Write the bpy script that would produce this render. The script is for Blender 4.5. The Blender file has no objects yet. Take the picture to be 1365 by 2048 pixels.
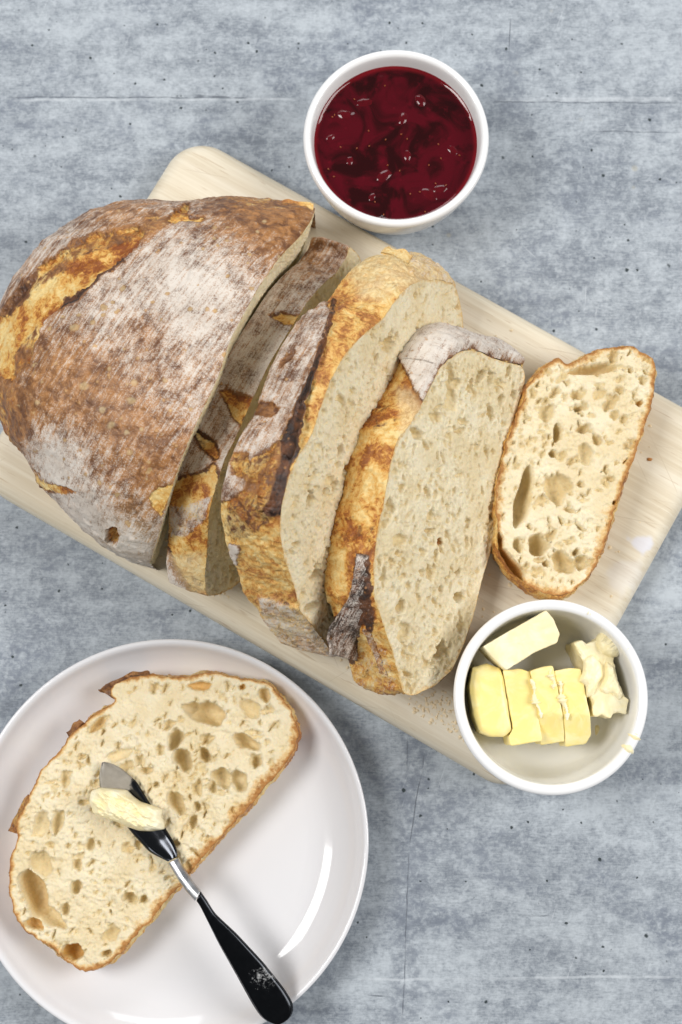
import bpy, math, random
import numpy as np
from mathutils import Vector
from mathutils.bvhtree import BVHTree

# ------------------------------------------------------------------ camera, world, lamps
TH = math.radians(8.0)          # the camera leans a little off straight down
DIST = 0.710                    # metres from lens to the table along the axis
FPX = 50.0 / 36.0 * 2048.0
scene = bpy.context.scene
col = scene.collection
cam_data = bpy.data.cameras.new('camera')
cam = bpy.data.objects.new('camera', cam_data)
col.objects.link(cam)
cam.location = (0.0, -DIST * math.sin(TH), DIST * math.cos(TH))
cam.rotation_euler = (TH, 0, 0)
cam_data.sensor_fit = 'VERTICAL'
cam_data.sensor_height = 36.0
cam_data.lens = 50.0
cam_data.clip_start = 0.01
cam_data.clip_end = 50.0
cam_data.dof.use_dof = True
cam_data.dof.focus_distance = 0.640
cam_data.dof.aperture_fstop = 10.0
scene.camera = cam

world = bpy.data.worlds.new('World')
scene.world = world
world.use_nodes = True
bg = world.node_tree.nodes['Background']
bg.inputs['Color'].default_value = (0.94, 0.97, 1.0, 1)
bg.inputs['Strength'].default_value = 0.20


def area_lamp(name, loc, target, sx, sy, power, color):
    d = bpy.data.lights.new(name, 'AREA')
    d.shape = 'RECTANGLE'
    d.size = sx
    d.size_y = sy
    d.energy = power
    d.color = color
    o = bpy.data.objects.new(name, d)
    o.location = loc
    o.rotation_euler = (Vector(target) - Vector(loc)).to_track_quat('-Z', 'Y').to_euler()
    col.objects.link(o)
    return o


area_lamp('window_light', (-0.95, 0.05, 1.42), (0, 0, 0), 0.62, 0.62, 20.5, (1.0, 0.985, 0.96))
area_lamp('second_window_light', (1.20, 0.05, 1.10), (0, 0, 0), 0.80, 0.80, 20.0, (1.0, 0.985, 0.96))
area_lamp('far_window_light', (-0.20, 1.80, 0.95), (0, 0, 0), 1.10, 0.70, 12.0, (0.96, 0.98, 1.0))

vs = scene.view_settings
vs.view_transform = 'Standard'
vs.look = 'None'
vs.exposure = -0.12
vs.gamma = 1.0
vs.use_curve_mapping = False
scene.cycles.use_denoising = True
scene.cycles.max_bounces = 8

# ------------------------------------------------------------------ pixel <-> world (photo pixels, 1365 x 2048)
CAM = np.array([0.0, -DIST * math.sin(TH), DIST * math.cos(TH)])
FW = np.array([0.0, math.sin(TH), -math.cos(TH)])
RT = np.array([1.0, 0.0, 0.0])
UPV = np.array([0.0, math.cos(TH), math.sin(TH)])
MM = 0.001


def ray(px, py):
    px = np.asarray(px, float)
    py = np.asarray(py, float)
    return (FW + RT * ((px - 682.5) / FPX)[..., None] + UPV * ((1024.0 - py) / FPX)[..., None])


def at(px, py, z):
    d = ray(px, py)
    t = (np.asarray(z, float) - CAM[2]) / d[..., 2]
    return CAM + d * t[..., None]


def on_plane(px, py, p0, n):
    d = ray(px, py)
    t = ((np.asarray(p0) - CAM) @ n) / (d @ n)
    return CAM + d * t[..., None]


def proj(P):
    r = np.asarray(P) - CAM
    d = r @ FW
    return np.stack([682.5 + FPX * (r @ RT) / d, 1024.0 - FPX * (r @ UPV) / d], -1)


# ------------------------------------------------------------------ numpy helpers
def sdf(pts, poly):
    """signed distance of points to a closed polygon, negative inside"""
    pts = np.asarray(pts, float)
    poly = np.asarray(poly, float)
    a = poly
    b = np.roll(poly, -1, 0)
    best = np.full(len(pts), 1e18)
    inside = np.zeros(len(pts), bool)
    for i in range(len(a)):
        e = b[i] - a[i]
        w = pts - a[i]
        t = np.clip((w @ e) / max(e @ e, 1e-18), 0, 1)
        q = w - t[:, None] * e
        best = np.minimum(best, (q * q).sum(1))
        c = (a[i, 1] > pts[:, 1]) != (b[i, 1] > pts[:, 1])
        if c.any():
            xi = a[i, 0] + (pts[:, 1] - a[i, 1]) * (e[0] / (e[1] if abs(e[1]) > 1e-15 else 1e-15))
            inside ^= c & (pts[:, 0] < xi)
    d = np.sqrt(best)
    return np.where(inside, -d, d)


def closest_on(pts, poly):
    a = poly
    b = np.roll(poly, -1, 0)
    best = np.full(len(pts), 1e18)
    out = np.array(pts, float)
    for i in range(len(a)):
        e = b[i] - a[i]
        w = pts - a[i]
        t = np.clip((w @ e) / max(e @ e, 1e-18), 0, 1)
        c = a[i] + t[:, None] * e
        d = ((pts - c) ** 2).sum(1)
        m = d < best
        best[m] = d[m]
        out[m] = c[m]
    return out


def smooth01(x, a, b):
    t = np.clip((np.asarray(x, float) - a) / (b - a), 0, 1)
    return t * t * (3 - 2 * t)


def hash3(ix, iy, iz, seed):
    h = (ix.astype(np.int64) * 374761393 + iy.astype(np.int64) * 668265263 + iz.astype(np.int64) * 2147483647 + seed * 1274126177) & 0xFFFFFFFF
    h = ((h ^ (h >> 13)) * 1274126177) & 0xFFFFFFFF
    h = (h ^ (h >> 16)) & 0xFFFFFFFF
    return h.astype(np.float64) / 4294967295.0


def vnoise(P, scale, seed=0):
    """value noise, P (N,3), 0..1"""
    Q = np.asarray(P, float) * scale
    I = np.floor(Q).astype(np.int64)
    F = Q - I
    F = F * F * F * (F * (F * 6 - 15) + 10)
    r = 0
    for dx in (0, 1):
        for dy in (0, 1):
            for dz in (0, 1):
                w = ((F[:, 0] if dx else 1 - F[:, 0]) * (F[:, 1] if dy else 1 - F[:, 1]) * (F[:, 2] if dz else 1 - F[:, 2]))
                r = r + w * hash3(I[:, 0] + dx, I[:, 1] + dy, I[:, 2] + dz, seed)
    return r


def fbm(P, scale, octaves=4, seed=0, gain=0.5):
    r = 0
    a = 1.0
    tot = 0.0
    for k in range(octaves):
        r = r + a * (vnoise(P, scale * 2.03 ** k, seed + 17 * k) - 0.5) * 2
        tot += a
        a *= gain
    return r / tot


def resample(pts, step, closed=True):
    pts = np.asarray(pts, float)
    if closed:
        pts = np.vstack([pts, pts[:1]])
    seg = np.linalg.norm(np.diff(pts, axis=0), axis=1)
    s = np.concatenate([[0], np.cumsum(seg)])
    n = max(8, int(s[-1] / step))
    q = np.linspace(0, s[-1], n + (0 if closed else 1), endpoint=not closed)
    return np.stack([np.interp(q, s, pts[:, k]) for k in range(pts.shape[1])], 1)


def gsmooth(arr, sigma, closed=True):
    if sigma <= 0:
        return arr
    r = int(3 * sigma) + 1
    k = np.exp(-0.5 * (np.arange(-r, r + 1) / sigma) ** 2)
    k /= k.sum()
    p = np.pad(arr, ((r, r), (0, 0)), mode='wrap' if closed else 'edge')
    return np.stack([np.convolve(p[:, c], k, 'valid') for c in range(arr.shape[1])], 1)


# ------------------------------------------------------------------ object helpers
def tag(o, label=None, cat=None, group=None, kind=None):
    if label:
        o['label'] = label
    if cat:
        o['category'] = cat
    if group:
        o['group'] = group
    if kind:
        o['kind'] = kind
    return o


def empty(name, loc):
    o = bpy.data.objects.new(name, None)
    o.empty_display_size = 0.02
    o.location = [float(c) for c in loc]
    col.objects.link(o)
    return o


def mesh_obj(name, verts, faces, mat, parent=None, smooth=True, mask=None, origin=None):
    """world-space verts (N,3) and faces ((M,4)/(M,3) array or list); one mesh object"""
    verts = np.asarray(verts, float)
    off = np.zeros(3)
    if parent is not None:
        p = parent
        while p is not None:
            off = off + np.array(p.location)
            p = p.parent
    elif origin is not None:
        off = np.asarray(origin, float)
    v = verts - off
    me = bpy.data.meshes.new(name)
    if isinstance(faces, np.ndarray):
        me.vertices.add(len(v))
        me.vertices.foreach_set('co', v.astype(np.float32).ravel())
        nf, k = faces.shape
        me.loops.add(nf * k)
        me.loops.foreach_set('vertex_index', faces.astype(np.int32).ravel())
        me.polygons.add(nf)
        me.polygons.foreach_set('loop_start', np.arange(0, nf * k, k, dtype=np.int32))
        me.polygons.foreach_set('use_smooth', np.full(nf, smooth, dtype=bool))
        me.update(calc_edges=True)
    else:
        me.from_pydata([tuple(x) for x in v], [], faces)
        me.polygons.foreach_set('use_smooth', np.full(len(me.polygons), smooth, dtype=bool))
        me.update()
    if mask is not None:
        a = me.attributes.new('mask', 'FLOAT_COLOR', 'POINT')
        a.data.foreach_set('color', np.asarray(mask, np.float32).ravel())
    if mat is not None:
        me.materials.append(mat)
    o = bpy.data.objects.new(name, me)
    col.objects.link(o)
    if parent is not None:
        o.parent = parent
    elif origin is not None:
        o.location = [float(c) for c in off]
    return o


def grid_faces(n, m, wrap_n=False, wrap_m=False, flip=False):
    i = np.arange(n if wrap_n else n - 1)
    j = np.arange(m if wrap_m else m - 1)
    I, J = np.meshgrid(i, j, indexing='ij')
    I2 = (I + 1) % n
    J2 = (J + 1) % m
    f = np.stack([I * m + J, I2 * m + J, I2 * m + J2, I * m + J2], -1).reshape(-1, 4)
    return f[:, ::-1].copy() if flip else f


def grid_normals(P, wrap_n=False):
    """P (n,m,3) -> unit normals"""
    if wrap_n:
        du = np.roll(P, -1, 0) - np.roll(P, 1, 0)
    else:
        du = np.gradient(P, axis=0)
    dv = np.gradient(P, axis=1)
    n = np.cross(du, dv)
    return n / np.maximum(np.linalg.norm(n, axis=-1, keepdims=True), 1e-12)


def lathe(name, prof, center, mat, parent=None, seg=160, wob=0.0):
    """prof list of (r_mm, z_mm), center world xyz"""
    prof = np.asarray(prof, float) * MM
    prof = resample_profile(prof)
    a = np.linspace(0, 2 * math.pi, seg, endpoint=False)
    P = np.zeros((seg, len(prof), 3))
    P[:, :, 0] = prof[None, :, 0] * np.cos(a)[:, None]
    P[:, :, 1] = prof[None, :, 0] * np.sin(a)[:, None]
    P[:, :, 2] = prof[None, :, 1]
    P += np.asarray(center)
    return mesh_obj(name, P.reshape(-1, 3), grid_faces(seg, len(prof), wrap_n=True, flip=False), mat, parent, origin=center)


def resample_profile(p, step=0.0008):
    # Catmull-Rom through the profile points
    out = []
    n = len(p)
    for i in range(n - 1):
        p0 = p[max(i - 1, 0)]
        p1 = p[i]
        p2 = p[i + 1]
        p3 = p[min(i + 2, n - 1)]
        L = np.linalg.norm(p2 - p1)
        k = int(np.clip(L / step, 2, 14))
        for t in np.linspace(0, 1, k, endpoint=False):
            out.append(0.5 * ((2 * p1) + (-p0 + p2) * t + (2 * p0 - 5 * p1 + 4 * p2 - p3) * t * t + (-p0 + 3 * p1 - 3 * p2 + p3) * t ** 3))
    out.append(p[-1])
    o = np.array(out)
    o[:, 0] = np.maximum(o[:, 0], 0.0)
    return o


# ------------------------------------------------------------------ material helpers
class NT:
    def __init__(self, name):
        self.m = bpy.data.materials.new(name)
        self.m.use_nodes = True
        self.t = self.m.node_tree
        self.n = self.t.nodes
        self.b = self.n['Principled BSDF']
        self.out = self.n['Material Output']

    def node(self, kind, **kw):
        x = self.n.new(kind)
        for k, v in kw.items():
            setattr(x, k, v)
        return x

    def link(self, a, b):
        self.t.links.new(a, b)

    def put(self, sock, v):
        if isinstance(v, bpy.types.NodeSocket):
            self.link(v, sock)
        else:
            sock.default_value = v

    def coords(self, kind='Object'):
        return self.node('ShaderNodeTexCoord').outputs[kind]

    def mapping(self, vec, scale=(1, 1, 1), rot=(0, 0, 0), loc=(0, 0, 0)):
        m = self.node('ShaderNodeMapping')
        self.link(vec, m.inputs['Vector'])
        m.inputs['Scale'].default_value = scale
        m.inputs['Rotation'].default_value = rot
        m.inputs['Location'].default_value = loc
        return m.outputs[0]

    def noise(self, vec, scale, detail=4, rough=0.55, dist=0.0, color=False):
        x = self.node('ShaderNodeTexNoise')
        self.link(vec, x.inputs['Vector'])
        x.inputs['Scale'].default_value = scale
        x.inputs['Detail'].default_value = detail
        x.inputs['Roughness'].default_value = rough
        x.inputs['Distortion'].default_value = dist
        return x.outputs['Color' if color else 'Fac']

    def voronoi(self, vec, scale, feature='F1', out='Distance', rand=1.0):
        x = self.node('ShaderNodeTexVoronoi', feature=feature)
        self.link(vec, x.inputs['Vector'])
        x.inputs['Scale'].default_value = scale
        x.inputs['Randomness'].default_value = rand
        return x.outputs[out]

    def math(self, op, a, b=0.0, c=None, clamp=False):
        x = self.node('ShaderNodeMath', operation=op, use_clamp=clamp)
        self.put(x.inputs[0], a)
        self.put(x.inputs[1], b)
        if c is not None:
            self.put(x.inputs[2], c)
        return x.outputs[0]

    def ramp(self, fac, lo, hi, a=0.0, b=1.0, smooth=True):
        x = self.node('ShaderNodeMapRange', interpolation_type='SMOOTHSTEP' if smooth else 'LINEAR')
        self.put(x.inputs['Value'], fac)
        self.put(x.inputs['From Min'], lo)
        self.put(x.inputs['From Max'], hi)
        self.put(x.inputs['To Min'], a)
        self.put(x.inputs['To Max'], b)
        return x.outputs[0]

    def mix(self, fac, a, b, mode='MIX'):
        x = self.node('ShaderNodeMix', data_type='RGBA', blend_type=mode)
        self.put(x.inputs[0], fac)
        self.put(x.inputs[6], a if isinstance(a, bpy.types.NodeSocket) else (*a, 1))
        self.put(x.inputs[7], b if isinstance(b, bpy.types.NodeSocket) else (*b, 1))
        return x.outputs[2]

    def mask(self):
        a = self.node('ShaderNodeAttribute', attribute_type='GEOMETRY', attribute_name='mask')
        s = self.node('ShaderNodeSeparateColor')
        self.link(a.outputs['Color'], s.inputs[0])
        return s.outputs[0], s.outputs[1], s.outputs[2], a.outputs['Alpha']

    def bump(self, height, strength, dist=0.001, prev=None):
        x = self.node('ShaderNodeBump')
        x.inputs['Strength'].default_value = strength
        x.inputs['Distance'].default_value = dist
        self.link(height, x.inputs['Height'])
        if prev is not None:
            self.link(prev, x.inputs['Normal'])
        return x.outputs[0]

    def set(self, **kw):
        names = dict(color='Base Color', rough='Roughness', metal='Metallic', spec='Specular IOR Level', normal='Normal',
                     sss='Subsurface Weight', sss_scale='Subsurface Scale', coat='Coat Weight', coat_rough='Coat Roughness',
                     trans='Transmission Weight', ior='IOR', sheen='Sheen Weight')
        for k, v in kw.items():
            s = self.b.inputs[names[k]]
            if isinstance(v, tuple) and len(v) == 3:
                v = (*v, 1)
            self.put(s, v)
        return self.m


def mat_table():
    t = NT('concrete_tabletop')
    c = t.coords('Object')
    big = t.noise(c, 9, 5, 0.6)
    st = t.noise(t.mapping(c, (14, 60, 14)), 1.0, 6, 0.62, 0.3)
    mid = t.noise(c, 85, 9, 0.80)
    fine = t.noise(c, 520, 5, 0.8)
    grain = t.noise(t.mapping(c, (260, 1300, 260)), 1.0, 2, 0.6)
    v = t.math('MULTIPLY_ADD', big, 0.40, t.math('MULTIPLY', st, 0.46))
    v = t.math('MULTIPLY_ADD', mid, 0.70, v)
    v = t.math('MULTIPLY_ADD', fine, 0.42, v)
    v = t.math('MULTIPLY_ADD', grain, 0.26, v)
    k = t.ramp(v, 0.90, 1.30)
    colr = t.mix(k, (0.180, 0.205, 0.243), (0.490, 0.535, 0.578))
    dk = t.math('MULTIPLY', t.ramp(t.noise(t.mapping(c, (16, 30, 16)), 1.0, 4, 0.7, 0.5), 0.50, 0.66), t.ramp(t.noise(c, 300, 4, 0.7), 0.34, 0.60))
    colr = t.mix(t.math('MULTIPLY', dk, 0.68), colr, (0.165, 0.190, 0.240))
    scr = t.ramp(t.noise(t.mapping(t.mapping(c, (1, 1, 1), (0, 0, 0.35)), (900, 22, 22)), 1.0, 2, 0.5), 0.70, 0.76, 0, 0.35)
    colr = t.mix(scr, colr, (0.66, 0.70, 0.74))
    # pale clouds
    cloud = t.ramp(t.noise(c, 230, 3, 0.6, 0.4), 0.52, 0.64)
    colr = t.mix(t.math('MULTIPLY', cloud, 0.30), colr, (0.55, 0.595, 0.64))
    # a few straw-coloured specks
    sp = t.ramp(t.voronoi(c, 55), 0.06, 0.12, 1, 0)
    spsel = t.ramp(t.noise(c, 23, 1), 0.60, 0.66)
    colr = t.mix(t.math('MULTIPLY', t.math('MULTIPLY', sp, spsel), 0.45), colr, (0.46, 0.42, 0.30))
    # pores: a Voronoi cell carries one only now and then, each with its own size
    wob = t.node('ShaderNodeVectorMath', operation='ADD')
    t.link(c, wob.inputs[0])
    nz = t.node('ShaderNodeVectorMath', operation='SCALE')
    t.link(t.noise(c, 700, 2, 0.5, color=True), nz.inputs[0])
    nz.inputs['Scale'].default_value = 0.0011
    t.link(nz.outputs[0], wob.inputs[1])
    wc = wob.outputs[0]
    pores = None
    for sc, thr, rmax in ((95, 0.74, 0.14), (230, 0.80, 0.22), (40, 0.70, 0.080)):
        d = t.voronoi(wc, sc)
        cc = t.voronoi(wc, sc, out='Color')
        s = t.node('ShaderNodeSeparateColor')
        t.link(cc, s.inputs[0])
        r = t.math('MULTIPLY', t.ramp(s.outputs[0], thr, 1.0, 0.15, 1.0, False), rmax)
        on = t.math('GREATER_THAN', s.outputs[0], thr)
        dot = t.math('MULTIPLY', on, t.ramp(t.math('DIVIDE', d, r), 0.55, 1.1, 1, 0))
        pores = dot if pores is None else t.math('MAXIMUM', pores, dot)
    # formwork seams and scratches, as segments (x0,y0,x1,y1,width,dark?) on the tabletop
    sep = t.node('ShaderNodeSeparateXYZ')
    wl = t.node('ShaderNodeVectorMath', operation='ADD')
    t.link(c, wl.inputs[0])
    nl = t.node('ShaderNodeVectorMath', operation='SCALE')
    t.link(t.noise(c, 60, 3, 0.6, color=True), nl.inputs[0])
    nl.inputs['Scale'].default_value = 0.0022
    t.link(nl.outputs[0], wl.inputs[1])
    t.link(wl.outputs[0], sep.inputs[0])
    X, Y = sep.outputs[0], sep.outputs[1]

    def seg(px0, py0, px1, py1, w):
        a = at(px0, py0, 0.0)
        b = at(px1, py1, 0.0)
        off = 0.0011
        ax, ay, bx, by = a[0] + off, a[1] + off, b[0] + off, b[1] + off
        L = math.hypot(bx - ax, by - ay)
        ux, uy = (bx - ax) / L, (by - ay) / L
        rx = t.math('SUBTRACT', X, ax)
        ry = t.math('SUBTRACT', Y, ay)
        al = t.math('MULTIPLY_ADD', ry, uy, t.math('MULTIPLY', rx, ux))
        pe = t.math('ABSOLUTE', t.math('MULTIPLY_ADD', ry, ux, t.math('MULTIPLY', rx, -uy)))
        ends = t.math('MULTIPLY', t.ramp(al, 0, 0.006), t.ramp(al, L - 0.006, L, 1, 0))
        return t.math('MULTIPLY', ends, t.ramp(pe, w * 0.4 * MM, w * MM, 1, 0))

    dark = None
    for s_ in ((10, 194, 505, 196, 0.5), (380, 192, 470, 196, 0.9), (975, 204, 1365, 206, 0.35), (1190, 262, 1365, 266, 0.45),
               (850, 1500, 818, 1700, 0.4), (818, 1700, 806, 2040, 0.4), (816, 1470, 814, 1545, 0.35), (730, 1990, 786, 1994, 0.5),
               (1030, 1830, 1115, 1833, 0.4), (1022, 30, 1018, 120, 0.4), (305, 232, 350, 248, 0.35)):
        x = seg(*s_)
        dark = x if dark is None else t.math('MAXIMUM', dark, x)
    dark = t.math('MULTIPLY', dark, t.ramp(t.noise(c, 120, 2), 0.34, 0.55, 0.25, 1.0))
    stain = t.math('MAXIMUM', seg(835, 1440, 806, 2060, 11.0), t.math('MAXIMUM', seg(1018, 60, 1022, 260, 9.0), seg(1190, 700, 1365, 720, 8.0)))
    stain = t.math('MULTIPLY', stain, t.ramp(t.noise(c, 210, 4, 0.7), 0.36, 0.62))
    colr = t.mix(t.math('MULTIPLY', stain, 0.62), colr, (0.155, 0.178, 0.222))
    light = None
    for s_ in ((20, 200, 600, 199, 0.9), (700, 1960, 1365, 1952, 0.8), (990, 200, 1365, 197, 1.6), (1248, 1533, 1262, 1570, 0.5),
               (1273, 1620, 1306, 1662, 0.6), (1196, 608, 1190, 645, 0.5), (1242, 655, 1236, 672, 0.5), (1173, 560, 1172, 620, 0.3), (1045, 490, 1078, 522, 0.35)):
        x = seg(*s_)
        light = x if light is None else t.math('MAXIMUM', light, x)
    light = t.math('MULTIPLY', light, t.ramp(t.noise(c, 70, 3), 0.35, 0.6, 0.15, 1.0))
    colr = t.mix(t.math('MULTIPLY', light, 0.45), colr, (0.66, 0.70, 0.74))
    colr = t.mix(t.math('MULTIPLY', dark, 0.75), colr, (0.10, 0.115, 0.14))
    colr = t.mix(t.math('MULTIPLY', pores, 0.95), colr, (0.022, 0.034, 0.036))
    hgt = t.math('SUBTRACT', t.math('MULTIPLY', mid, 0.3), t.math('MAXIMUM', pores, t.math('MULTIPLY', dark, 0.5)))
    nrm = t.bump(hgt, 0.35, 0.0006)
    return t.set(color=colr, rough=t.ramp(mid, 0.3, 0.7, 0.48, 0.62), spec=0.25, normal=nrm)


def mat_wood():
    t = NT('pale_maple_wood')
    c = t.coords('Object')
    g = t.noise(t.mapping(c, (5, 130, 60)), 1.0, 5, 0.6, 0.35)
    g2 = t.noise(t.mapping(c, (22, 750, 200)), 1.0, 3, 0.6)
    lane = t.noise(t.mapping(c, (2.2, 42, 1)), 1.0, 2, 0.5)
    v = t.math('MULTIPLY_ADD', g, 0.6, t.math('MULTIPLY', g2, 0.4))
    colr = t.mix(t.ramp(v, 0.36, 0.66), (0.665, 0.575, 0.425), (0.805, 0.735, 0.595))
    colr = t.mix(t.ramp(lane, 0.5, 0.68, 0, 0.45), colr, (0.86, 0.805, 0.69))
    # short brown pore dashes along the grain
    d = t.noise(t.mapping(c, (60, 900, 200)), 1.0, 2, 0.5)
    colr = t.mix(t.ramp(d, 0.655, 0.74, 0, 0.45), colr, (0.44, 0.30, 0.16))
    for ang_, th_ in ((1.25, 0.735), (2.2, 0.75), (0.5, 0.755)):
        cut = t.noise(t.mapping(t.mapping(c, (1, 1, 1), (0, 0, ang_)), (1100, 16, 16), (0, 0, 0), (ang_ * 3, 1, 0)), 1.0, 1, 0.5)
        colr = t.mix(t.ramp(cut, th_, th_ + 0.03, 0, 0.40), colr, (0.46, 0.36, 0.23))
    # a whitish sheen painted into the wood colour, in a ragged patch
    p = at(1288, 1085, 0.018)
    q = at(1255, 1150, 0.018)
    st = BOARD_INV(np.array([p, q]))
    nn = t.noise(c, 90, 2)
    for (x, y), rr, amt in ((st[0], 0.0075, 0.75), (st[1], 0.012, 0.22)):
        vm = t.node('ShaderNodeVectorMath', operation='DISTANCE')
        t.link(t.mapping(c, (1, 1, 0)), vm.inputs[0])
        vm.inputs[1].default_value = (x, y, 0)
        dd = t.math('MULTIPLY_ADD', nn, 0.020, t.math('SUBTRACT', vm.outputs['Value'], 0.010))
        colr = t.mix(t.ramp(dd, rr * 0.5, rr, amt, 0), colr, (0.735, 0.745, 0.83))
    nrm = t.bump(v, 0.12, 0.0005)
    return t.set(color=colr, rough=0.55, spec=0.3, normal=nrm)


def mat_ceramic(name, color=(0.80, 0.80, 0.815), rough=0.10):
    t = NT(name)
    c = t.coords('Object')
    n = t.noise(c, 18, 2)
    nrm = t.bump(n, 0.05, 0.002)
    return t.set(color=t.mix(n, color, tuple(min(1, x * 1.03) for x in color)), rough=rough, spec=0.5, normal=nrm)


def mat_crumb(name, tint=(0.765, 0.635, 0.395), pale=(0.83, 0.735, 0.525)):
    t = NT(name)
    c = t.coords('Object')
    fl, gold, ch, edge = t.mask()
    n1 = t.noise(c, 60, 3)
    n2 = t.noise(c, 900, 3, 0.7)
    colr = t.mix(t.ramp(n1, 0.35, 0.65), tint, pale)
    colr = t.mix(t.ramp(n2, 0.35, 0.75, 0, 0.25), colr, (0.84, 0.755, 0.56))
    # crust seen in section along the rim: edge runs 1 at the rim to 0 about 4 mm in
    nn = t.noise(c, 330, 4, 0.65)
    e = t.math('ADD', edge, t.math('MULTIPLY', t.math('SUBTRACT', nn, 0.5), 1.15))
    colr = t.mix(t.ramp(e, 0.30, 0.62, 0, 0.65), colr, (0.70, 0.43, 0.135))
    colr = t.mix(t.ramp(e, 0.58, 0.86, 0, 0.9), colr, (0.43, 0.185, 0.043))
    colr = t.mix(t.ramp(e, 0.86, 1.15, 0, 0.7), colr, (0.22, 0.075, 0.02))
    # baked, translucent skin inside some pockets
    colr = t.mix(t.ramp(gold, 0.0, 0.4, 0, 0.40), colr, (0.70, 0.52, 0.21))
    colr = t.mix(t.ramp(gold, 0.4, 1.0, 0, 0.80), colr, (0.64, 0.36, 0.085))
    colr = t.mix(t.math('MULTIPLY', ch, 0.9), colr, (0.30, 0.11, 0.025))
    v = t.voronoi(c, 780, 'SMOOTH_F1')
    nrm = t.bump(t.math('MULTIPLY_ADD', n2, 0.6, v), 0.55, 0.0008)
    t.b.inputs['Subsurface Radius'].default_value = (1.0, 0.72, 0.42)
    return t.set(color=colr, rough=0.7, spec=0.3, normal=nrm, sss=0.30, sss_scale=0.0009)


def mat_crust(name, streak_rot=0.0, fine=1.0):
    t = NT(name)
    t.b.inputs['Subsurface Radius'].default_value = (1.0, 0.45, 0.2)
    c = t.coords('Object')
    fl, gold, ch, pale = t.mask()
    n_big = t.noise(c, 70, 4, 0.6)
    n_mid = t.noise(c, 190, 5, 0.66, 0.5)
    n_fine = t.noise(c, 850, 3, 0.7)
    blister = t.voronoi(c, 240)
    # brown baked skin
    k = t.math('MULTIPLY_ADD', n_mid, 0.65, t.math('MULTIPLY', n_big, 0.35))
    brown = t.mix(t.ramp(k, 0.36, 0.64), (0.135, 0.052, 0.019), (0.49, 0.225, 0.072))
    brown = t.mix(t.ramp(k, 0.58, 0.72), brown, (0.64, 0.36, 0.145))
    # blisters: small pale-tan bubbles, more in some places than others
    bl = t.math('MULTIPLY', t.ramp(blister, 0.10, 0.26, 1, 0), t.ramp(t.noise(c, 130, 2), 0.50, 0.66))
    brown = t.mix(t.math('MULTIPLY', bl, 0.75), brown, (0.60, 0.36, 0.165))
    bl2 = t.math('MULTIPLY', t.ramp(t.voronoi(c, 560), 0.10, 0.30, 1, 0), t.ramp(n_big, 0.42, 0.62, 0.15, 0.8))
    brown = t.mix(t.math('MULTIPLY', bl2, 0.55), brown, (0.58, 0.33, 0.14))
    # golden burst crust
    g_n = t.noise(c, 58, 5, 0.62, 0.8)
    g_f = t.noise(c, 330, 4, 0.72, 1.2)
    gk = t.math('MULTIPLY_ADD', g_n, 0.62, t.math('MULTIPLY', g_f, 0.38))
    goldc = t.mix(t.ramp(gk, 0.38, 0.50), (0.26, 0.068, 0.010), (0.56, 0.215, 0.030))
    goldc = t.mix(t.ramp(gk, 0.45, 0.53), goldc, (0.76, 0.435, 0.105))
    goldc = t.mix(t.ramp(gk, 0.50, 0.62), goldc, (0.86, 0.655, 0.29))
    gsel = t.ramp(t.math('MULTIPLY_ADD', t.math('SUBTRACT', n_mid, 0.5), 1.7, gold), 0.32, 0.62)
    colr = t.mix(gsel, brown, goldc)
    # pale, barely baked dough
    colr = t.mix(t.math('MULTIPLY', pale, 0.85), colr, t.mix(t.ramp(g_f, 0.35, 0.65), (0.70, 0.50, 0.23), (0.84, 0.70, 0.42)))
    # charred edges
    csel = t.ramp(t.math('MULTIPLY_ADD', t.math('SUBTRACT', n_mid, 0.5), 2.4, ch), 0.32, 0.70)
    charc = t.mix(t.ramp(k, 0.40, 0.62), (0.022, 0.013, 0.011), (0.15, 0.055, 0.020))
    charc = t.mix(t.math('MULTIPLY', t.ramp(blister, 0.08, 0.2, 1, 0), 0.6), charc, (0.42, 0.19, 0.06))
    colr = t.mix(csel, colr, charc)
    # flour: streaks left by the basket, dust specks, thinner over blisters
    sm = t.mapping(t.mapping(c, (1, 1, 1), (0, 0, -streak_rot)), (60, 760, 200))
    st = t.noise(sm, 1.0, 4, 0.65, 0.4)
    dust = t.noise(c, 1500, 2, 0.75)
    f = t.math('MULTIPLY_ADD', t.math('SUBTRACT', st, 0.5), 1.10, fl)
    f = t.math('MULTIPLY_ADD', t.math('SUBTRACT', n_mid, 0.5), 0.85, f)
    f = t.math('MULTIPLY_ADD', t.math('SUBTRACT', n_big, 0.5), 0.28, f)
    f = t.math('MULTIPLY_ADD', t.math('SUBTRACT', dust, 0.5), 1.0 * fine, f)
    f = t.math('SUBTRACT', f, t.math('MULTIPLY', bl, 0.35))
    fsel = t.math('MULTIPLY', t.ramp(f, 0.28, 0.86), t.ramp(fl, 0.02, 0.12))
    flc = t.mix(t.ramp(n_big, 0.35, 0.65), (0.66, 0.595, 0.525), (0.77, 0.72, 0.655))
    colr = t.mix(t.math('MULTIPLY', fsel, 0.92), colr, flc)
    h = t.math('MULTIPLY_ADD', n_mid, 0.9, t.math('MULTIPLY', n_fine, 0.35))
    h = t.math('MULTIPLY_ADD', bl, 0.35, h)
    h = t.math('MULTIPLY_ADD', t.math('MULTIPLY', gsel, g_f), 0.9, h)
    nrm = t.bump(h, 0.7, 0.0011)
    rg = t.math('MULTIPLY_ADD', fsel, 0.40, 0.42)
    return t.set(color=colr, rough=rg, spec=t.ramp(fsel, 0, 1, 0.45, 0.15), normal=nrm)


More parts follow.
